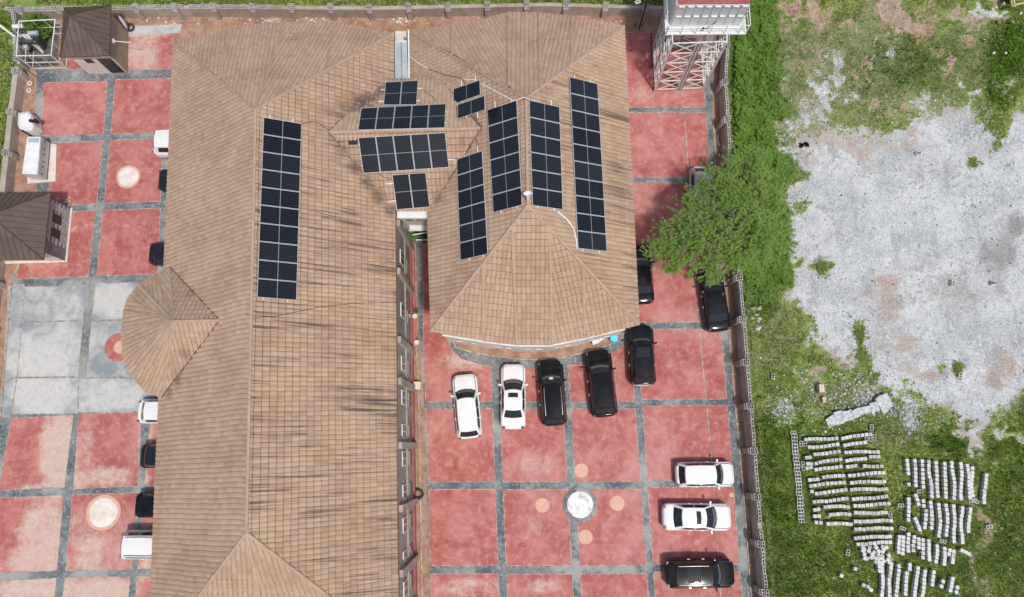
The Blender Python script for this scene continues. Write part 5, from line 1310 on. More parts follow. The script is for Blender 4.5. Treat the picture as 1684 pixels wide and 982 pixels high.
x0, x1 = P(1094, 57, PZ).x, P(1227, 54, PZ).x; y0 = P(1150, 57, PZ).y; y1 = y0+6.0
b = MB(); b.box(((x0+x1)/2, (y0+y1)/2, PZ), (x1-x0, y1-y0, .12)); b.build('platform', M_white, t)
for k in range(7): b = MB(); b.box(((x0+x1)/2, y0+.3+k*.9, PZ-.15), (x1-x0-.1, .12, .18)); b.build('joist', M_steeldark, t)
for k in range(12):
    for (yy) in (y0+.04,):
        xx = x0+.05+(x1-x0-.1)*k/11
        if k % 2 == 0: b = MB(); b.bar((xx, yy, PZ), (xx, yy, PZ+1.0), .045); b.build('rail_post', M_steel2, t)
for k in range(6):
    for xx in (x0+.05, x1-.05): b = MB(); b.bar((xx, y0+.04+k*1.1, PZ), (xx, y0+.04+k*1.1, PZ+1.0), .045); b.build('rail_post', M_steel2, t)
for (a, c_) in (((x0, y0), (x1, y0)), ((x0, y0), (x0, y1)), ((x1, y0), (x1, y1))):
    for z in (PZ+1.0, PZ+.55): b = MB(); b.bar((a[0], a[1]+.04, z), (c_[0], c_[1]+.04, z), .05 if z > PZ+.9 else .03); b.build('guard_rail', M_steel2, t)
# tank: south face panels with flanges, white west face, red oxide cover
tx0, tx1 = P(1103, 40, PZ+.1).x, P(1217, 38, PZ+.1).x; ty0 = P(1150, 41, PZ+.1).y; TH = 2.3; ty1 = ty0+5
b = MB(); b.box(((tx0+tx1)/2, (ty0+ty1)/2, PZ+.12+TH/2), (tx1-tx0, ty1-ty0, TH)); to = b.build('tank', M_tank, t)
np_ = 8; pw = (tx1-tx0)/np_
for i in range(np_):
    for z_ in range(2):
        b = MB(); b.box((tx0+pw*(i+.5), ty0-.02, PZ+.12+TH*(z_+.5)/2), (pw-.04, .05, TH/2-.04)); b.build('panel', M_tank, to)
        b = MB(); b.box((tx0+pw*(i+.5), ty0-.07, PZ+.10+TH*(z_+1)/2-(.03 if z_ else 0)), (pw*.62, .14, .05)); b.build('flange', M_white, to)
for k in range(7):
    b = MB(); b.box((tx0-.03, ty0+.35+k*.7, PZ+.12+TH/2), (.06, .64, TH-.05)); b.build('side_panel', M_white, to)
b = MB(); b.box(((tx0+tx1)/2, (ty0+ty1)/2+.06, PZ+.12+TH+.04), (tx1-tx0-.05, ty1-ty0, .08)); b.build('cover', M_rust, to)
b = MB(); b.box((tx1-.02, ty0+.1, PZ+.7), (.05, .25, 1.1)); b.build('ladder', M_steel2, t)
b = MB(); q_ = P(1157, 46, PZ+.5); b.lathe((q_.x, q_.y, PZ+.25), [(.0, 0), (.09, .02), (.09, .2), (.04, .25), (0, .25)], 12); b.tube([(q_.x, q_.y, PZ+.3), (q_.x+.5, q_.y+.3, PZ+.1), (q_.x+.9, q_.y+.45, PZ+.6)], .025, 6); b.build('float_valve', M_black, t)
# leaning pipes and lamp pole by the tower
b = MB(); b.tube([P(1071,55), P(1072,113,.4)], .05, 8); o = b.build('scaffold_pipe', M_cable, origin=P(1071,55)); tag(o, 'brown pipe lying on the slab left of the water tower', 'pipe')
p = P(1051.5, 47, 0); t = thing('lamp_post', 'slim black lamp post with a white lamp head at the north wall', 'lamp post', p)
b = MB(); b.tube([p, p+Vector((0, 0, 5.2))], .06, 8); b.build('pole', M_black, t)
q_ = P(1049, 4, 3.6); b = MB(); b.tube([(p.x, p.y, 3.4), (q_.x, q_.y+.0, 3.6)], .03, 6); b.build('arm', M_black, t)
b = MB(); b.box((q_.x, q_.y, 3.65), (.42, .24, .08), .35); lo_ = b.build('lamp_head', M_white, t); b = MB(); b.box((q_.x, q_.y, 3.70), (.28, .12, .02), .35); b.build('solar_cell', M_steeldark, lo_)
for k in (-.35, .25): b = MB(); b.tube([(p.x+k, p.y+.15, 0), (p.x+k, p.y+.1, .7)], .035, 6); b.build('stub', M_black, t)

# ------------------------------------------------------------ small things in the yard
def tyre(px, py, z, r, label, tilt=(0, 0, 0)):
    p = P(px, py, z); b = MB(); b.lathe((0, 0, 0), [(r*.55, -.08), (r*.9, -.1), (r, -.05), (r, .05), (r*.9, .1), (r*.55, .08), (r*.55, -.08)], 28)
    t = thing('tyre', label, 'tyre', (p.x, p.y, z+.12)); t.rotation_euler = tilt
    b.build('tread', M_rubber, t, world=False, smooth=True); return t
tyre(688, 812.5, 0, .40, 'old tyre lying flat on the brown strip beside the hall wall')
tyre(215, 46.5, 0, .36, 'old tyre beside the small brown roofed house', (.25, .2, 0))
t = thing('satellite_dish', 'white curved dish edge leaning behind the small brown roofed house', 'satellite dish', P(203, 36, .2)); p = P(203, 36, .9)
b = MB(); b.lathe(p, [(0, -.12), (.3, -.09), (.5, .0), (.6, .1), (.62,.11),(.5,.03),(.3,-.06),(0,-.09)], 26, rot=Matrix.Rotation(R(35), 3, 'Z')@Matrix.Rotation(R(-84), 3, 'Y')); b.build('dish', M_white, t)
b = MB(); b.tube([(p.x, p.y, 0), p], .04, 6); b.build('mast', M_steeldark, t)
for (x, y, lb) in [(686.5,513,'small pot plant with green leaves on the red ledge, upper of the close pair'), (684.5,521,'pale round flower pot on the red ledge, lower of the close pair'), (687.5,564,'pale flower pot alone at the south end of the red ledge')]:
    p = P(x-1.5, y, .28); t = thing('flower_pot', lb, 'flower pot', p, group='flower pots on the red ledge')
    b = MB(); b.lathe(p, [(.10, 0), (.16, .22), (.19, .24), (.17, .25), (.13, .20), (0, .2)], 16); b.build('pot', M_cream if 'pale' in lb else M_terra, t)
    if 'plant' in lb:
        b = MB()
        for k in range(14):
            a = k*2.4; q_ = p+Vector((math.cos(a)*.2, math.sin(a)*.2, .38+random.uniform(-.05, .05))); c0 = p+Vector((0, 0, .2)); sd = Vector((-math.sin(a), math.cos(a), 0))*.05
            b.add([c0, c0.lerp(q_, .6)+sd, q_, c0.lerp(q_, .6)-sd], [(0, 1, 2, 3)])
        b.build('leaves', M_leafpot, t)
# palm like plant in the alley
p = P(681, 393, .0); t = thing('palm_plant', 'spiky green palm plant at the head of the alley below the link wing', 'plant', p)
b = MB(); b.tube([p, p+Vector((0, 0, .9))], .06, 8); b.build('stem', M_terra, t)
for k in range(20):
    a = k*2.399; rr = random.uniform(.45, .75); z1 = .9; b = MB(); sd = Vector((-math.sin(a), math.cos(a), 0))*.045; prev = None
    pts = [p+Vector((math.cos(a)*rr*s_, math.sin(a)*rr*s_, z1+.35*s_-.45*s_*s_)) for s_ in (0, .33, .66, 1)]
    ws = [.5, 1, .8, .05]
    vs = [q_+sd*w_*sg for q_, w_ in zip(pts, ws) for sg in (1, -1)]
    b.add(vs, [(0, 1, 3, 2), (2, 3, 5, 4), (4, 5, 7, 6)]); b.build('frond', M_leafpot, t)
def acunit(px, py, z, label, rz=0, sx=.8):
    p = P(px, py, z); t = thing('air_conditioner', label, 'air conditioner', (p.x, p.y, z-.6), rz, None)
    b = MB(); b.box((0, 0, .3), (.36, sx, .58)); b.build('casing', M_galv, t, world=False)
    b = MB(); b.lathe((.19, 0, .3), [(0, .0), (.2, .0), (.23, .02), (.23, .0)], 18, rot=Matrix.Rotation(R(90), 3, 'Y')); b.build('fan_grille', M_black, t, world=False)
    b = MB(); b.box((-.05, 0, -.03), (.5, .06, .05)); b.build('bracket', M_steeldark, t, world=False); return t
acunit(665, 393, 1.3, 'grey air conditioner outdoor unit on the hall wall beside the palm plant', 0, .75)
p = P(1010, 556, .6); t = thing('plastic_drum', 'bright cyan plastic drum standing by the curved bay', 'drum', (p.x, p.y, 0))
b = MB(); b.lathe((p.x, p.y, 0), [(.24, .07), (.29, .1), (.3, .5), (.29, .62), (.25, .66), (0, .66)], 28); o = b.build('body', M_cyan, t, smooth=False)
b = MB(); b.lathe((p.x, p.y, 0), [(.3, .58), (.33, .60), (.31, .645)], 28); b.build('rim', M_cyan, t)
for (x0_, y0_, x1_, y1_, h_, lb) in [(985,557,1003,548,.9,'long white panel lying against the curved bay beside the cyan drum'), (974,564,986,558,.6,'short white panel at the curved bay, left of the cyan drum'), (820,566,838,568,.5,'thin white board at the foot of the curved bay')]:
    a = P(x0_, y0_, h_); c_ = P(x1_, y1_, h_); b = MB(); b.bar(a, c_, .38, .12); b.bar(a-Vector((0,0,h_/2)), c_-Vector((0,0,h_/2)), .06, h_*.9)
    o = b.build('white_panel', M_white, origin=(a.x, a.y, 0)); tag(o, lb, 'panel')
# bits: rings by west wall
for (x, y, lb) in [(49,137,'white ring lying on the soil by the west wall, upper of two'), (48,149,'white ring lying on the soil by the west wall, lower of two')]:
    p = P(x, y, .05); b = MB(); b.lathe(p, [(.14, 0), (.2, .03), (.14, .06), (.1, .03), (.14, 0)], 20); o = b.build('ring', M_fascia, origin=p); tag(o, lb, 'ring')
b = MB(); b.tube([P(-60, 45, 4.5), P(0, 88, 3.6), P(60, 126, 2.4)], .035, 6); o = b.build('power_cable', M_black, origin=P(0,88,0)); tag(o, 'black overhead cable slanting across the west wall near the cage', 'cable')
b = MB(); b.tube([P(-60, 5, 3.5), P(0, 42, 3.0), P(24, 60, 2.2)], .09, 8); o = b.build('steel_pole', M_steel2, origin=P(0,42,0)); tag(o, 'pale leaning pole outside the top left corner of the wall', 'pole')
# pale coiled rope, debris along the north soil strip
def squig(name, pts, r, mat, lb, cat):
    ps = [P(x, y, .04) for x, y in pts]; b = MB(); b.tube(ps, r, 5); o = b.build(name, mat, origin=ps[0]); tag(o, lb, cat)
squig('hose', [(422,34),(430,30),(442,36),(455,31),(462,34),(452,38),(440,33),(430,38)], .035, M_fascia, 'pale looped hose on the soil behind the hall', 'hose')
squig('hose', [(298,31),(306,29),(314,33),(308,36),(300,34)], .035, M_kerb, 'small brown hose loop on the soil at the north wall', 'hose')
squig('pipe', [(1181,222),(1180,231),(1184,240)], .04, M_pipe, 'short bent white pipe on the soil by the east wall', 'pipe')
b = MB()
for i in range(220):
    x, y = random.uniform(230, 1030), random.uniform(29, 40)
    if random.random() < .35: x, y = random.gauss(662, 10), random.gauss(34, 3)
    p = P(x, y, 0); s_ = random.uniform(.04, .16); b.box((p.x, p.y, s_*.3), (s_, s_*random.uniform(.5, 1), s_*.6), random.random()*3, mi=random.randint(0, 1))
o = b.build('rubble', [M_kerb, M_cream]); tag(o, 'scattered stones and broken bricks on the soil strip behind the roofs', 'rubble', kind='stuff')
b = MB()
for i in range(160):
    y = random.uniform(160, 980); x = float(np.interp(y, [150, 300, 420, 500, 600, 720, 850, 1000], [1176, 1184, 1194, 1202, 1209, 1219, 1230, 1243]))+random.uniform(-6, 4)
    p = P(x, y, 0); s_ = random.uniform(.03, .12); b.box((p.x, p.y, s_*.3), (s_, s_*random.uniform(.5, 1), s_*.6), random.random()*3)
o = b.build('rubble', M_kerb); tag(o, 'small stones on the soil strip inside the east wall', 'rubble', kind='stuff')

# ------------------------------------------------------------ block stacks in the field
ME_BL = block_mesh('concrete_block', .40, .225, .235, M_blockw, .035)
BLK = []                                                         # (px,py,z,ang,mode,label)
def rowW(z, label):
    (x0, y0), (x1, y1) = z
    x0, y0, x1, y1 = 1280+x0/3.365, 690+y0/3.365, 1280+x1/3.365, 690+y1/3.365
    return x0, y0, x1, y1, label
def addrow(x0, y0, x1, y1, label, jit=.35, n0=0):
    L = math.hypot(x1-x0, y1-y0); k = max(1, int(round(L/6.55))); ang = math.atan2(-(y1-y0), x1-x0); wv = random.uniform(0, 6)
    for i in range(k):
        f_ = (i+.5)/k; ox = -(y1-y0)/L; oy = (x1-x0)/L; w_ = math.sin(wv+i*.7)*.7
        BLK.append((x0+(x1-x0)*f_+ox*w_+random.uniform(-jit, jit)*.5, y0+(y1-y0)*f_+oy*w_+random.uniform(-jit, jit), ang+random.uniform(-.10, .10), 'end', label.format(ordn(n0+i))))
    return n0+k
WR = [[((140,112),(330,102)),((345,105),(520,78))],[((160,155),(338,138)),((355,145),(490,124))],[((148,212),(182,206)),((190,192),(345,178)),((360,180),(560,178))],
 [((155,248),(190,242)),((195,243),(355,217)),((368,230),(490,212)),((500,208),(565,204))],[((150,270),(190,266)),((197,280),(358,257)),((375,260),(435,255)),((465,258),(582,258))],[((165,335),(228,332)),((240,322),(372,306)),((385,310),(590,292))],
 [((170,368),(375,345)),((395,350),(595,340))],[((178,398),(195,400)),((200,410),(383,388)),((395,387),(605,383))],[((185,458),(390,437)),((405,443),(605,425))],[((250,482),(395,484)),((412,478),(618,465))],
 [((190,500),(230,496)),((278,525),(402,525)),((415,518),(605,514))],[((190,535),(235,538)),((262,575),(410,578)),((415,562),(635,560))],[((198,565),(245,570)),((418,605),(638,602))],[((418,655),(628,645))],[((430,690),(628,678))]]
for i, r_ in enumerate(WR):
    nn__ = 0
    for s_ in sorted(r_, key=lambda q: q[0][0]):
        x0_, y0_, x1_, y1_, _ = rowW(s_, '')
        nn__ = addrow(x0_, y0_, x1_, y1_, '{} pale block from left in the '+ordn(i)+' row of the western stacks', n0=nn__)
EC = [((172,218),(180,310)),((180,345),(180,375)),((215,218),(222,375)),((258,220),(262,385)),((292,225),(312,435)),((330,230),(347,435)),((380,235),(388,440)),((422,230),(435,445)),((472,235),(470,450)),((505,245),(520,440)),((527,260),(535,430)),((605,300),(597,470)),
 ((180,430),(180,565)),((215,410),(238,480)),((262,440),(268,490)),((277,495),(268,610)),((305,450),(307,610)),((350,462),(350,655)),((390,465),(390,650)),((432,470),(430,685)),((475,480),(472,690)),((518,485),(515,630)),((218,540),(240,620)),
 ((130,640),(130,745)),((152,640),(150,755)),((180,625),(182,740)),((210,640),(210,735)),((232,650),(235,720)),((255,655),(258,775)),((290,660),(292,785)),((335,690),(330,795)),((380,705),(372,810)),((405,712),(402,755)),((428,720),(422,800)),
 ((40,790),(32,985)),((85,790),(70,985)),((130,800),(110,985)),((172,840),(160,975)),((185,795),(185,835)),((232,812),(212,985)),((278,830),(250,985)),((320,835),(315,925)),((375,885),(357,935)),((425,870),(408,955)),((445,915),(445,970)),((462,720),(525,750)),((20,760),(20,850))]
for i, s_ in enumerate(EC):
    (x0, y0), (x1, y1) = s_; x0, y0, x1, y1 = 1440+x0/3.365, 690+y0/3.365, 1440+x1/3.365, 690+y1/3.365
    g = 'upper' if i < 12 else 'middle' if i < 23 else 'tightly packed' if i < 34 else 'lowest'
    base = 0 if i < 12 else 12 if i < 23 else 23 if i < 34 else 34
    addrow(x0, y0, x1, y1, '{} pale block from top in the '+ordn(i-base)+' column of the '+g+' eastern stacks')
for i in range(34):
    BLK.append((1280+random.uniform(462, 615)/3.365, 690+random.uniform(695, 800)/3.365, random.random()*3, 'end', 'pale concrete block tumbled in the jumble below the western stacks'))
SING = [((1323.5,729.5),1.4,'flat'),((1433,703),1.5,'flat'),((1424.5,720),1.5,'flat'),((1431,721),1.5,'flat'),((1437,719.5),1.5,'flat'),((1271,619),1.5,'flat'),((1463.5,846),1.5,'flat'),((1393,908),1.3,'flat'),((1384,947),-.4,'end'),((1406,935),1.2,'end'),((1461,920),.3,'flat'),((1512,808),0,'flat'),((1481,831),0,'flat'),((1597,823),.1,'flat'),((1604,824),-.5,'flat'),((1626,866),.1,'flat'),((1510,252),.3,'flat'),((1579,617),1.3,'flat'),((1567,466),1.4,'flat'),((1634,466),0,'flat'),((1484,869),-.4,'flat'),((1420,962),-.4,'end'),((1427,965),-.4,'end'),((1432,970),-.4,'end'),((1550,890),-.4,'flat')]
SL = ['hollow block beside the left end of the top western row','lone hollow block standing above the right end of the top western row','hollow block tucked under the right end of the top western row','middle hollow block under the right end of the top western row','rightmost hollow block under the right end of the top western row','lone hollow block in the grass right beside the east wall','hollow block at the right end of the western row eleven','hollow block lying in the grass left of the tumbled jumble','pale block in the grass, upper left of the lowest stray trio','pale block below the hollow one in the grass left of the jumble','hollow block joining the jumble to the lowest eastern stacks','hollow block in the upper gap of the eastern stacks','thin hollow block left of the middle eastern stacks','flat hollow block at the foot of the upper eastern stacks','slanted block bridging the upper eastern stacks and the far right column','half buried block right of the middle eastern stacks','lone white block on the gravel below the weedy upper edge','lone pale block standing on the lower gravel near the bare soil','pale block on the gravel right of the soil streak','pale block near the puddles on the lower gravel','hollow block left of the tightly packed eastern stacks','left block of the slanted trio near the bottom edge','middle block of the slanted trio near the bottom edge','right block of the slanted trio near the bottom edge','hollow block resting above the tightly packed eastern stacks']
for (p_, a_, md), lb_ in zip(SING, SL): BLK.append((p_[0], p_[1], a_, md, lb_))
y = 711
while y < 860:
    f_ = (y-711)/150; x_ = 1304.5+f_*14+random.uniform(-.8, .8)
    BLK.append((x_, y, random.uniform(-.06, .06), 'flat', ordn(int((y-711)/5.6+.5))+' hollow block from top in the long single column left of the stacks'))
    if int((y-711)/5.6) in (3, 9, 10): BLK.append((x_+10.2, y+2, 1.5, 'flat', 'hollow block jutting right from the long single column, '+{3: 'upper', 9: 'middle', 10: 'lower'}[int((y-711)/5.6)]+' one'))
    y += 5.6
# de-duplicate overlaps in the hollow column is handled by height
seen = {}
order = sorted(BLK, key=lambda k: (k[0]-NX)**2+(k[1]-NY)**2)
ind, rest = order[:300], order[300:]
def bmat(k, z=None):
    p = P(k[0], k[1], .3 if k[3] == 'end' else .15); h0 = float(hgt(p.x, p.y))
    m = Matrix.Rotation(k[2], 4, 'Z')
    if k[3] == 'end': m = m @ Matrix.Rotation(R(90), 4, 'Y'); zc = .21+h0
    else: zc = max(h0, 0)+.0
    off = Vector((-.13, 0, 0)) if k[3] == 'end' else Vector((0, 0, 0))
    m = Matrix.Translation(Vector((p.x, p.y, zc+random.uniform(-.01, .015)))) @ m @ Matrix.Translation(Vector((0, 0, -.13)) if k[3] == 'end' else Vector((0, 0, 0)))
    return m
for k in ind:
    o = bpy.data.objects.new('concrete_block', ME_BL); C.objects.link(o); o.matrix_basis = bmat(k)
    tag(o, k[4], 'concrete block', 'tumbled blocks below the western stacks' if 'tumbled' in k[4] else 'concrete blocks of the western stacks' if 'western' in k[4] else 'concrete blocks of the eastern stacks' if 'eastern' in k[4] else 'loose concrete blocks in the field')
bv = np.array([v.co[:] for v in ME_BL.vertices]); bf = [list(p_.vertices) for p_ in ME_BL.polygons]
vv = []; ff = []
for k in rest:
    m = np.array(bmat(k)); b0 = len(vv); vv += (bv @ m[:3, :3].T+m[:3, 3]).tolist(); ff += [[b0+i for i in f_] for f_ in bf]
me = bpy.data.meshes.new('concrete_blocks'); me.from_pydata(vv, [], ff); me.materials.append(M_blockw); me.update()
o = link('concrete_blocks', me); tag(o, 'remaining pale concrete blocks of the farther stacks in the field', 'concrete blocks', kind='stuff')
print('blocks', len(BLK))

# tan boxes, fallen wall, rubble
for (x, y, sx, sy, lb, h_) in [(1351.5,638.5,.38,.58,'tan and white striped box standing on the bare soil patch',.5),(1355.5,657.5,.24,.40,'small tan box just below the striped box',.3)]:
    p = P(x, y, h_); t = thing('crate', lb, 'box', (p.x, p.y, 0)); b = MB(); b.box((p.x, p.y, h_/2), (sx, sy, h_)); b.build('body', mottle('tan_box', (.5, .3, .22), (.6, .42, .33), 5), t)
    for k in (-.3, 0, .3): b = MB(); b.box((p.x+k*sx, p.y, h_+.01), (sx*.18, sy*.9, .03)); b.build('slat', M_fascia, t)
M_rub = mottle('pale_rubble', (.30, .32, .33), (.60, .61, .61), 5, .95, 20, .4)
t = thing('fallen_wall', 'long fallen piece of pale block wall lying slanted above the western stacks', 'fallen wall', P(1420, 680, 0))
fw = [(1359,697),(1372,690),(1385,686),(1400,682),(1415,677),(1430,672),(1443,668),(1452,663),(1462,658)]
for i, (a, c_) in enumerate(zip(fw, fw[1:])):
    pa_, pc_ = P(*a), P(*c_); sd = (pc_-pa_).normalized(); q = Vector((-sd.y, sd.x, 0)); b = MB()
    w_ = .34+.10*math.sin(i*1.3)+(.16 if i > 5 else 0); zz = .26+random.uniform(-.05, .05)
    vs = []
    for (pp, e) in ((pa_-sd*.02, 0), (pa_.lerp(pc_, .5), .5), (pc_-sd*.01, 1)):
        jl, jr = random.uniform(-.07, .07), random.uniform(-.07, .07)
        vs += [pp-q*(w_+jl)+Vector((0, 0, zz-.10)), pp+q*(w_+jr)+Vector((0, 0, zz+.10)), pp+q*(w_+jr)+Vector((0, 0, -.05)), pp-q*(w_+jl)+Vector((0, 0, -.05))]
    fs = [(0, 1, 2, 3), (11, 10, 9, 8)]
    for r_ in (0, 4): fs += [(r_, r_+4, r_+5, r_+1), (r_+1, r_+5, r_+6, r_+2), (r_+4, r_, r_+3, r_+7)]
    b.add(vs, fs); b.build('wall_piece', M_rub, t)
M_clod = mottle('dark_clod', (.10, .11, .09), (.20, .20, .18), 2, .95)
def stones(name, n_, sampler, smin, smax, mat, label, zadd=0.0):
    ov = np.array([(1,0,0),(-1,0,0),(0,1,0),(0,-1,0),(0,0,1),(0,0,-1)], float); of = np.array([(0,2,4),(2,1,4),(1,3,4),(3,0,4),(2,0,5),(1,2,5),(3,1,5),(0,3,5)])
    cv = np.array([(x, y, z) for z in (-.6, .6) for x, y in ((-1, -.7), (.8, -1), (1, .8), (-.8, .9))]); 
    V = []; Fc = []; 
    for i in range(n_):
        x, y = sampler(); p = P(x, y, 0); s_ = random.uniform(smin, smax)*(random.random()**1.5*.8+.35); a = random.random()*6.28
        c_, sn = math.cos(a), math.sin(a); sc = np.array([s_, s_*random.uniform(.5, .9), s_*random.uniform(.35, .7)])
        v = ov*sc*(1+rng.uniform(-.2, .2, (6, 1))); v = np.stack([v[:, 0]*c_-v[:, 1]*sn, v[:, 0]*sn+v[:, 1]*c_, v[:, 2]], 1)
        v += np.array([p.x, p.y, float(hgt(p.x, p.y))+s_*.2+random.random()*zadd]); V.append(v); Fc.append(of+6*i)
    V = np.concatenate(V); Fc = np.concatenate(Fc); me = bpy.data.meshes.new(name); me.from_pydata(V.tolist(), [], Fc.tolist()); me.materials.append(mat); me.update()
    o = link(name, me); tag(o, label, name.replace('_', ' '), kind='stuff'); return o
def gs(L):
    def f():
        x, y, rx, ry, w_ = random.choices(L, [q[4] for q in L])[0]
        return random.gauss(x, rx), random.gauss(y, ry)
    return f
stones('rubble_heap', 1300, gs([(1288,672,12,10,2),(1418,648,14,6,1),(1500,690,12,14,2),(1492,678,14,8,1),(1372,700,10,4,.7),(1440,665,26,8,1.5),(1360,660,40,22,1.2),(1400,625,30,20,.8),(1445,672,22,6,1.6),(1405,683,30,5,1.0),(1425,665,24,6,1.0)]), .04, .15, M_rub, 'pale broken blocks heaped around the fallen wall', .08)
stones('white_rubble', 2300, gs([(1602,215,20,16,3),(1560,200,26,14,1),(1600,190,14,14,2),(1585,225,18,12,1.5),(1630,230,6,10,1),(1310,270,10,14,.6),(1310,335,10,10,.6),(1480,500,16,10,.6),(1625,570,22,14,.8),(1545,640,18,10,.9),(1465,600,50,30,.3),(1660,660,18,10,.9),(1290,230,14,14,.4)]), .03, .10, M_rub, 'whitish gravel lumps scattered over the grey spread')
stones('pale_chips', 750, gs([(1400,640,40,24,1),(1330,680,30,20,1),(1300,640,30,30,.4),(1420,190,60,20,.5),(1290,300,14,50,.8),(1540,170,60,14,.5),(1660,200,20,40,.4),(1400,800,50,50,.8),(1540,840,50,60,.8),(1450,920,40,30,.6)]), .05, .13, M_blockw, 'white chips of broken block strewn in the grass')
stones('dark_clods', 700, lambda: (random.uniform(1310, 1690), random.uniform(230, 640)), .03, .10, M_clod, 'dark clods and dead tufts dotted over the gravel')
stones('white_rubble', 90, gs([(1232,475,5,12,1),(1243,500,6,14,.8),(1240,525,6,12,.5),(1250,480,10,10,.3)]), .08, .26, M_blockw, 'white broken blocks strewn outside the east wall below the tree')
stones('scattered_stones', 700, lambda: (random.uniform(1240, 1684), random.uniform(0, 982)), .03, .09, M_blockw, 'small pale stones scattered across the grass')
gx_, gy_ = rng.uniform(1300, 1690, 40000), rng.uniform(170, 720, 40000); gk_ = (masks(gx_, gy_)[0] > .7) & (rng.random(40000) < .12+.88*np.clip(2.5*fbm(gx_/40, gy_/40, 5)+.2, 0, 1)); gpts = iter(list(zip(gx_[gk_], gy_[gk_]))*3)
stones('gravel', 7000, lambda: next(gpts), .02, .075, M_rub, 'loose grey gravel over the pale spread')
for (x, y, s_) in [(1648,7,.18),(1631,15,.14),(1637,13,.12),(1677,23,.13),(1633,88,.16),(1652,88,.13)]:
    p = P(x, y, .1); b = MB(); b.box((p.x, p.y, .12), (s_*1.6, s_*1.1, .24), random.random(), rot=Matrix.Rotation(random.random(), 3, 'Z')@Matrix.Rotation(.3, 3, 'X'))
    o = b.build('stone', M_blockw, origin=(p.x, p.y, 0)); tag(o, {1648: 'largest white stone left of the olive machine', 1631: 'small white stone farthest left of the olive machine', 1637: 'small white stone between its larger and smaller neighbours by the olive machine', 1677: 'white stone just below the olive machine', 1633: 'left white stone on the dark grass below the soil track', 1652: 'right white stone on the dark grass below the soil track'}[x], 'stone', 'white stones near the top right corner')
# black rag and olive machine at the corner
p = P(1323, 239, .05); b = MB()
for k in range(9): b.box((p.x+random.uniform(-.3, .3), p.y+random.uniform(-.15, .15), .08), (random.uniform(.2, .4), random.uniform(.1, .2), .08), random.random()*3)
o = b.build('black_rag', M_black, origin=p); tag(o, 'crumpled black rag at the upper left edge of the gravel', 'rag')
p = P(1684, -2, 0); t = thing('tractor', 'olive yellow machine with black tyres cut off by the top right corner', 'tractor', (p.x, p.y, 0))
M_olive = mottle('olive_yellow_paint', (.36, .34, .10), (.46, .44, .18), 4, .5)
b = MB(); q_ = P(1680, -6, 1.2); b.box((q_.x+.6, q_.y+.9, 1.0), (2.2, 2.1, .5)); b.box((q_.x+.9, q_.y+1.2, 1.6), (1.1, 1.3, .8)); b.build('body', M_olive, t)
b = MB(); fq = [P(x, y, 1.1) for x, y in [(1664,-12),(1663,4),(1665,10),(1668,10),(1671,7),(1684,5)]]; b.tube(fq, .10, 8); b.build('fender', M_olive, t)
b = MB(); fq = [P(x, y, 1.15) for x, y in [(1667,-12),(1668,4),(1671,8)]]; b.tube(fq, .05, 6); b.build('guard_strip', M_fascia, t)
for (x, y) in ((1672, 1), (1672, -40)):
    q_ = P(x, y, .4); b = MB(); b.lathe((q_.x, q_.y, .4), [(.2, -.14), (.38, -.14), (.4, 0), (.38, .14), (.2, .14)], 20, rot=Matrix.Rotation(R(90), 3, 'X')); b.build('tyre', M_rubber, t)

# ------------------------------------------------------------ vegetation
def leafmat(name, a, b_, c_):
    t = NT(name); g = t.n('ShaderNodeNewGeometry')
    n1 = t.noise(.7, 4, .6); r_ = g.outputs['Random Per Island']
    col = t.mix(t.ramp(n1, .35, .65), a, b_); col = t.mix(t.math('MULTIPLY', r_, .55), col, c_)
    m = t.out(col, .6)
    tr = t.n('ShaderNodeBsdfTranslucent'); t.l(col, tr.inputs[0]); mx = t.n('ShaderNodeMixShader'); mx.inputs[0].default_value = .3
    o_ = t.x['Material Output']; t.l(t.b.outputs[0], mx.inputs[1]); t.l(tr.outputs[0], mx.inputs[2]); t.l(mx.outputs[0], o_.inputs[0])
    return m
M_crown = leafmat('feathery_tree_leaf', (.085, .225, .016), (.17, .30, .045), (.36, .42, .12))
M_shrub = leafmat('shrub_leaf', (.085, .20, .018), (.16, .30, .035), (.27, .39, .075))
M_grass = leafmat('grass_blade', (.14, .245, .03), (.24, .31, .06), (.35, .37, .12))
M_dryg = leafmat('dry_grass_blade', (.28, .26, .15), (.36, .34, .21), (.20, .22, .09))
M_bark = mottle('tree_bark', (.20, .15, .11), (.30, .24, .18), 6, .95)
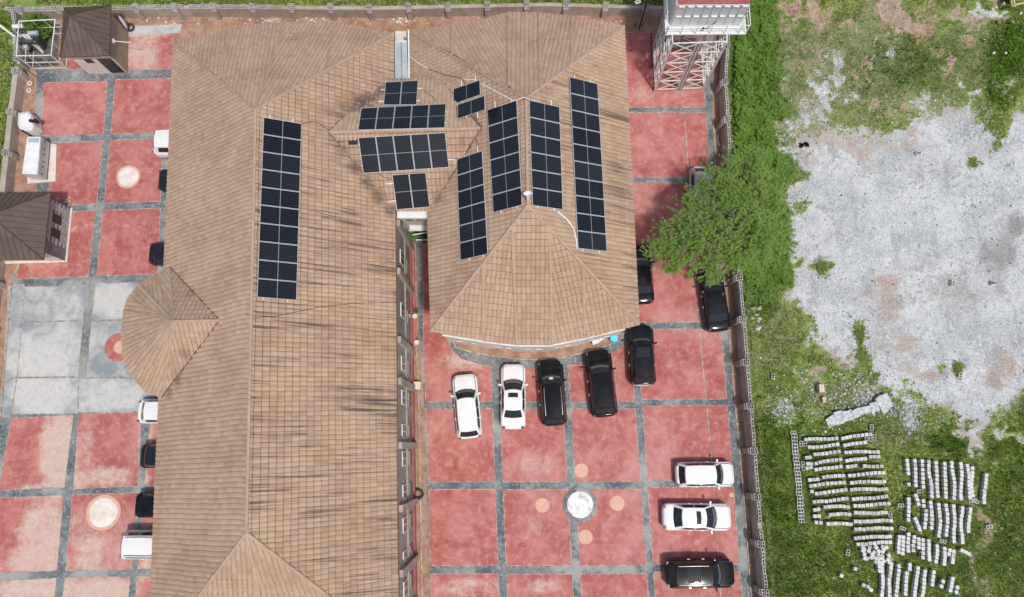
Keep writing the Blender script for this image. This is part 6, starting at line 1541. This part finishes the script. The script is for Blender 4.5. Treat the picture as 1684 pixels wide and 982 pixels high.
def blades(name, n_, accept, hmin, hmax, wd, mat, label, cat, nb=3, spread=.09):
    """numpy-built tufts: each blade a bent triangle pair"""
    X = []; 
    xs = rng.uniform(1195, 1700, n_*3); ys = rng.uniform(-15, 1000, n_*3)
    acc = accept(xs, ys); u = rng.random(len(xs)); keep = u < acc; xs, ys = xs[keep][:n_], ys[keep][:n_]
    d = np.stack([(xs-CX)/F, -(ys-CY)/F, -np.ones(len(xs))], 1) @ np.array(M).T
    t_ = -CAMH/d[:, 2]; px_, py_ = d[:, 0]*t_, d[:, 1]*t_
    px_ = np.repeat(px_, nb)+rng.normal(0, spread*.5, len(px_)*nb); py_ = np.repeat(py_, nb)+rng.normal(0, spread*.5, len(py_)*nb)
    k = len(px_); z0 = hgt(px_, py_); a = rng.uniform(0, 6.283, k); h = rng.uniform(hmin, hmax, k); w_ = wd*rng.uniform(.6, 1.3, k); ln = rng.uniform(.4, 1.2, k)*h
    cx_, cy_ = np.cos(a), np.sin(a)
    v0 = np.stack([px_-cy_*w_, py_+cx_*w_, z0], 1); v1 = np.stack([px_+cy_*w_, py_-cx_*w_, z0], 1)
    v2 = np.stack([px_+cx_*ln*.45+cy_*w_*.7, py_+cy_*ln*.45-cx_*w_*.7, z0+h*.75], 1); v3 = np.stack([px_+cx_*ln, py_+cy_*ln, z0+h*.85], 1)
    V = np.stack([v0, v1, v2, v3], 1).reshape(-1, 3)
    me = bpy.data.meshes.new(name); me.vertices.add(len(V)); me.vertices.foreach_set('co', V.astype(np.float32).ravel())
    me.loops.add(k*4); me.loops.foreach_set('vertex_index', np.arange(k*4, dtype=np.int32)); me.polygons.add(k)
    me.polygons.foreach_set('loop_start', (np.arange(k)*4).astype(np.int32)); me.polygons.foreach_set('loop_total', np.full(k, 4, np.int32)); me.update(calc_edges=True)
    me.materials.append(mat); o = link(name, me); tag(o, label, cat, kind='stuff'); return o
def outside(px, py):
    ex = np.interp(py, [-40, 60, 150, 300, 420, 500, 600, 720, 850, 1010], [1222, 1212, 1208, 1212, 1219, 1226, 1236, 1243, 1255, 1268])
    return px > ex
def cl(px, py, f=.06, s=0):                                    # clumpiness
    q = .5*vno(px*f+s*17, py*f+s*31)+.3*vno(px*f*2.7+s*5, py*f*2.7)+.2*vno(px*f*6, py*f*6+s)
    return np.clip((q-.3)/.4, 0, 1)
def accG(px, py):
    g, so_, dr, lu, we = masks(px, py); return np.clip(1-1.6*g, 0, 1)*np.clip(1-1.2*so_, 0, 1)*np.clip(1-.75*dr, 0, 1)*(.45+.55*cl(px, py))*outside(px, py)
def accD(px, py):
    g, so_, dr, lu, we = masks(px, py); return np.clip(1-1.5*g, 0, 1)*np.clip(1-1.3*so_, 0, 1)*(.12+.9*dr)*(.4+.6*cl(px, py, .09, 2))*outside(px, py)
def accL(px, py):
    g, so_, dr, lu, we = masks(px, py); return np.clip(lu*1.1-.1, 0, 1)*(.35+.65*cl(px, py, .11, 5))*outside(px, py)
blades('grass', 75000, accG, .05, .16, .014, M_grass, 'short green grass covering the field outside the wall', 'grass')
blades('dry_grass', 16000, accD, .04, .12, .016, M_dryg, 'dry straw coloured grass in the bare parts of the field', 'grass')
blades('shrubbery', 34000, accL, .10, .42, .030, M_shrub, 'lush dense green weeds along the outside of the east wall', 'weeds', nb=3, spread=.16)
# north and west verge tufts
def verge(name, n_, x0, x1, y0, y1, label):
    b = MB()
    for i in range(n_):
        p = P(random.uniform(x0, x1), random.uniform(y0, y1), 0)
        for k in range(3):
            a = random.random()*6.28; h = random.uniform(.08, .25); d = Vector((math.cos(a), math.sin(a), 0)); sd = Vector((-d.y, d.x, 0))*.025
            b.add([p-sd, p+sd, p+d*h*.4+sd*.6+Vector((0, 0, h*.8)), p+d*h+Vector((0, 0, h))], [(0, 1, 2, 3)])
    o = b.build(name, M_grass); tag(o, label, 'grass', kind='stuff')
verge('grass', 4200, 60, 1100, -18, 9, 'green grass outside the northern perimeter wall')
verge('grass', 1300, -20, 22, -10, 290, 'green grass outside the western perimeter wall')
b = MB()                                                         # pale dead creeper along the outer foot of the east wall
for i in range(900):
    y = random.uniform(480, 990); x = float(np.interp(y, [480, 600, 720, 850, 1010], [1231, 1243, 1250, 1262, 1275]))+random.gauss(0, 2.2)
    p = P(x, y, random.uniform(.1, 1.0)); a = random.random()*6.28; d = Vector((math.cos(a), math.sin(a), .3))*random.uniform(.08, .22); sd = Vector((-d.y, d.x, 0)).normalized()*.012
    b.add([p-sd, p+sd, p+d], [(0, 1, 2)])
o = b.build('dead_creeper', M_dryg); tag(o, 'pale dead creeper hanging along the outer side of the east wall', 'creeper', kind='stuff')

def leaves_mesh(name, centers, dirs, ll, lw, mat, per=14, seed=1):
    r2 = np.random.default_rng(seed); V = []
    n_ = len(centers); c_ = np.array(centers); d = np.array(dirs); d /= np.linalg.norm(d, axis=1)[:, None]
    side = np.cross(d, [0, 0, 1.0]); side /= (np.linalg.norm(side, axis=1)[:, None]+1e-6)
    upv = np.cross(side, d)
    out = []
    for k in range(per):                                         # pinnate leaflets on both sides of a spray
        f_ = (k//2+.5)/(per/2); sg = 1 if k % 2 else -1
        L = ll*(1-.45*f_)*r2.uniform(.7, 1.2, (n_, 1)); base = c_+d*(f_*ll*1.8)
        dirn = side*sg*.85+d*.5+upv*r2.normal(0, .25, (n_, 1)); dirn /= np.linalg.norm(dirn, axis=1)[:, None]
        tip = base+dirn*L; w_ = np.cross(dirn, upv+r2.normal(0, .3, (n_, 3))); w_ /= (np.linalg.norm(w_, axis=1)[:, None]+1e-6); mid = base+dirn*L*.5
        out.append(np.stack([base, mid+w_*lw, tip, mid-w_*lw], 1))
    V = np.concatenate(out).reshape(-1, 3); k = len(V)//4
    me = bpy.data.meshes.new(name); me.vertices.add(len(V)); me.vertices.foreach_set('co', V.astype(np.float32).ravel())
    me.loops.add(k*4); me.loops.foreach_set('vertex_index', np.arange(k*4, dtype=np.int32)); me.polygons.add(k)
    me.polygons.foreach_set('loop_start', (np.arange(k)*4).astype(np.int32)); me.polygons.foreach_set('loop_total', np.full(k, 4, np.int32)); me.update(calc_edges=True)
    me.materials.append(mat); return me
# the feathery tree over the east wall
tb_ = P(1222, 412, 0); tree = thing('tree', 'broad feathery green tree leaning over the east wall and the parked cars', 'tree', tb_)
trunk = MB(); fork = tb_+Vector((-.15, -.1, 2.0))
trunk.tube([tb_-Vector((0, 0, .2)), tb_+Vector((-.05, 0, 1)), fork], .22, 10, taper=[1.2, 1, .85])
LOBES = [(1095,405,4.6,1.0),(1130,420,4.8,1.2),(1160,435,4.4,.9),(1150,345,5.2,1.1),(1180,300,4.6,1.0),(1205,280,4.0,.9),(1185,385,5.8,1.4),(1150,390,5.4,1.3),(1215,340,5.8,1.4),(1250,310,4.6,1.2),(1245,370,5.4,1.5),(1225,410,5.0,1.3),(1250,405,4.2,1.0),(1270,340,3.6,1.0),(1238,265,3.2,.9),(1195,425,4.6,1.0),(1115,380,4.8,1.0),(1270,375,2.8,.6),(1175,455,3.4,.5),(1135,370,5.0,1.0),(1205,312,5.2,1.2),(1220,268,3.0,.8),(1080,408,4.2,.5),(1108,440,4.0,.6),(1135,330,4.6,.5),(1168,318,4.6,.7),(1140,318,4.4,.5),(1160,302,4.4,.4),(1260,285,2.6,.7)]
cs, ds_ = [], []
for (x, y, z, rr) in LOBES:
    q_ = P(x, y, z); mid = fork.lerp(q_, .5)+Vector((0, 0, .35)); trunk.tube([fork, mid, q_-Vector((0,0,.25))], .10, 6, taper=[1, .6, .3])
    for k in range(9):
        v = Vector((random.gauss(0, 1), random.gauss(0, 1), random.gauss(0, .45))).normalized()*rr*random.uniform(.6, 1.0)
        e_ = q_+v; trunk.tube([mid.lerp(q_, random.uniform(.3, 1)), (q_+e_)/2+Vector((0, 0, .1)), e_], .03, 4, taper=[1, .7, .4])
    nsp = int(600*rr*rr)
    ax = (q_-Vector((fork.x, fork.y, q_.z))); ax.z = 0
    ax = ax.normalized() if ax.length > .1 else Vector((1, 0, 0)); pr = Vector((-ax.y, ax.x, 0))
    for k in range(nsp):
        a_, b_, c__ = random.gauss(0, .50)*rr, random.gauss(0, .38)*rr, random.gauss(0, .22)*rr
        v = ax*a_*1.25+pr*b_+Vector((0, 0, c__))
        lump = math.sin((q_.x+v.x)*3.1+1.7*math.sin((q_.y+v.y)*2.3))*math.sin((q_.y+v.y)*3.7+1.3*math.sin((q_.x+v.x)*1.9))
        if lump < -.25 and random.random() < .8: continue
        cs.append((q_+v)[:]); sgn = 1
        o2 = ax*(.8+a_/rr)+pr*(b_/rr*1.2)+Vector((random.gauss(0, .35), random.gauss(0, .35), random.gauss(-.05, .25)))
        ds_.append(o2[:])
trunk.build('trunk', M_bark, tree, smooth=True)
me = leaves_mesh('crown', np.array(cs)-np.array(tb_[:]), ds_, .105, .013, M_crown, 14)
link('crown', me, tree); print('crown leaves', len(cs)*12)
cs = []; ds_ = []
xs_ = rng.uniform(1205, 1310, 60000); ys_ = rng.uniform(-10, 500, 60000); lu_ = masks(xs_, ys_)[3]; cq_ = cl(xs_, ys_, .05, 4)
kp_ = outside(xs_, ys_) & (rng.random(60000) < lu_*(.15+.85*cq_))
for x, y, lu, cq in list(zip(xs_[kp_], ys_[kp_], lu_[kp_], cq_[kp_]))[:9000]:
    hh = .12+.75*cq*lu*random.random()**.6; p = P(x, y, 0); cs.append((p.x, p.y, hh)); a = random.random()*6.28; ds_.append((math.cos(a), math.sin(a), random.uniform(-.1, .5)))
o = link('weed_thicket', leaves_mesh('weed_thicket', cs, ds_, .15, .035, M_shrub, 8, 9)); tag(o, 'knee high thicket of bright green weeds outside the east wall', 'weeds', kind='stuff')
# bush in the transformer cage
p = P(71, 54, 0); t = thing('bush', 'bright green bush growing inside the transformer cage', 'bush', p)
cs = []; ds_ = []
for k in range(900):
    v = Vector((random.gauss(0, 1), random.gauss(0, 1), random.gauss(0, 1))).normalized()*1.05*random.random()**.4; cs.append((v.x, v.y, .9+v.z*.8)); ds_.append((v+Vector((random.gauss(0,.3), random.gauss(0,.3), .2)))[:])
link('foliage', leaves_mesh('foliage', cs, ds_, .10, .03, M_shrub, 8, 3), t); b = MB(); b.tube([p, p+Vector((0, 0, .6))], .05, 6); b.build('stem', M_bark, t)
# low weed clumps in the gravel
for (x, y, r_, lb) in [(1352,440,.55,'round green weed clump at the left edge of the gravel'),(1600,270,.28,'small green weed clump below the white rubble'),(1412,548,.45,'long green weed clump in the lower gravel'),(1418,585,.45,'wide green weed clump at the lower gravel edge'),(1575,605,.35,'dark weed tuft on the right of the lower gravel')]:
    p = P(x, y, 0); t = thing('weed_clump', lb, 'weeds', p); cs = []; ds_ = []
    for k in range(int(500*r_)):
        v = Vector((random.gauss(0, .45), random.gauss(0, .6), 0))*r_; cs.append((v.x, v.y, .02+random.random()*.1)); a = random.random()*6.28; ds_.append((math.cos(a), math.sin(a), .6))
    link('foliage', leaves_mesh('foliage', cs, ds_, .08, .025, M_grass, 6, 5), t)
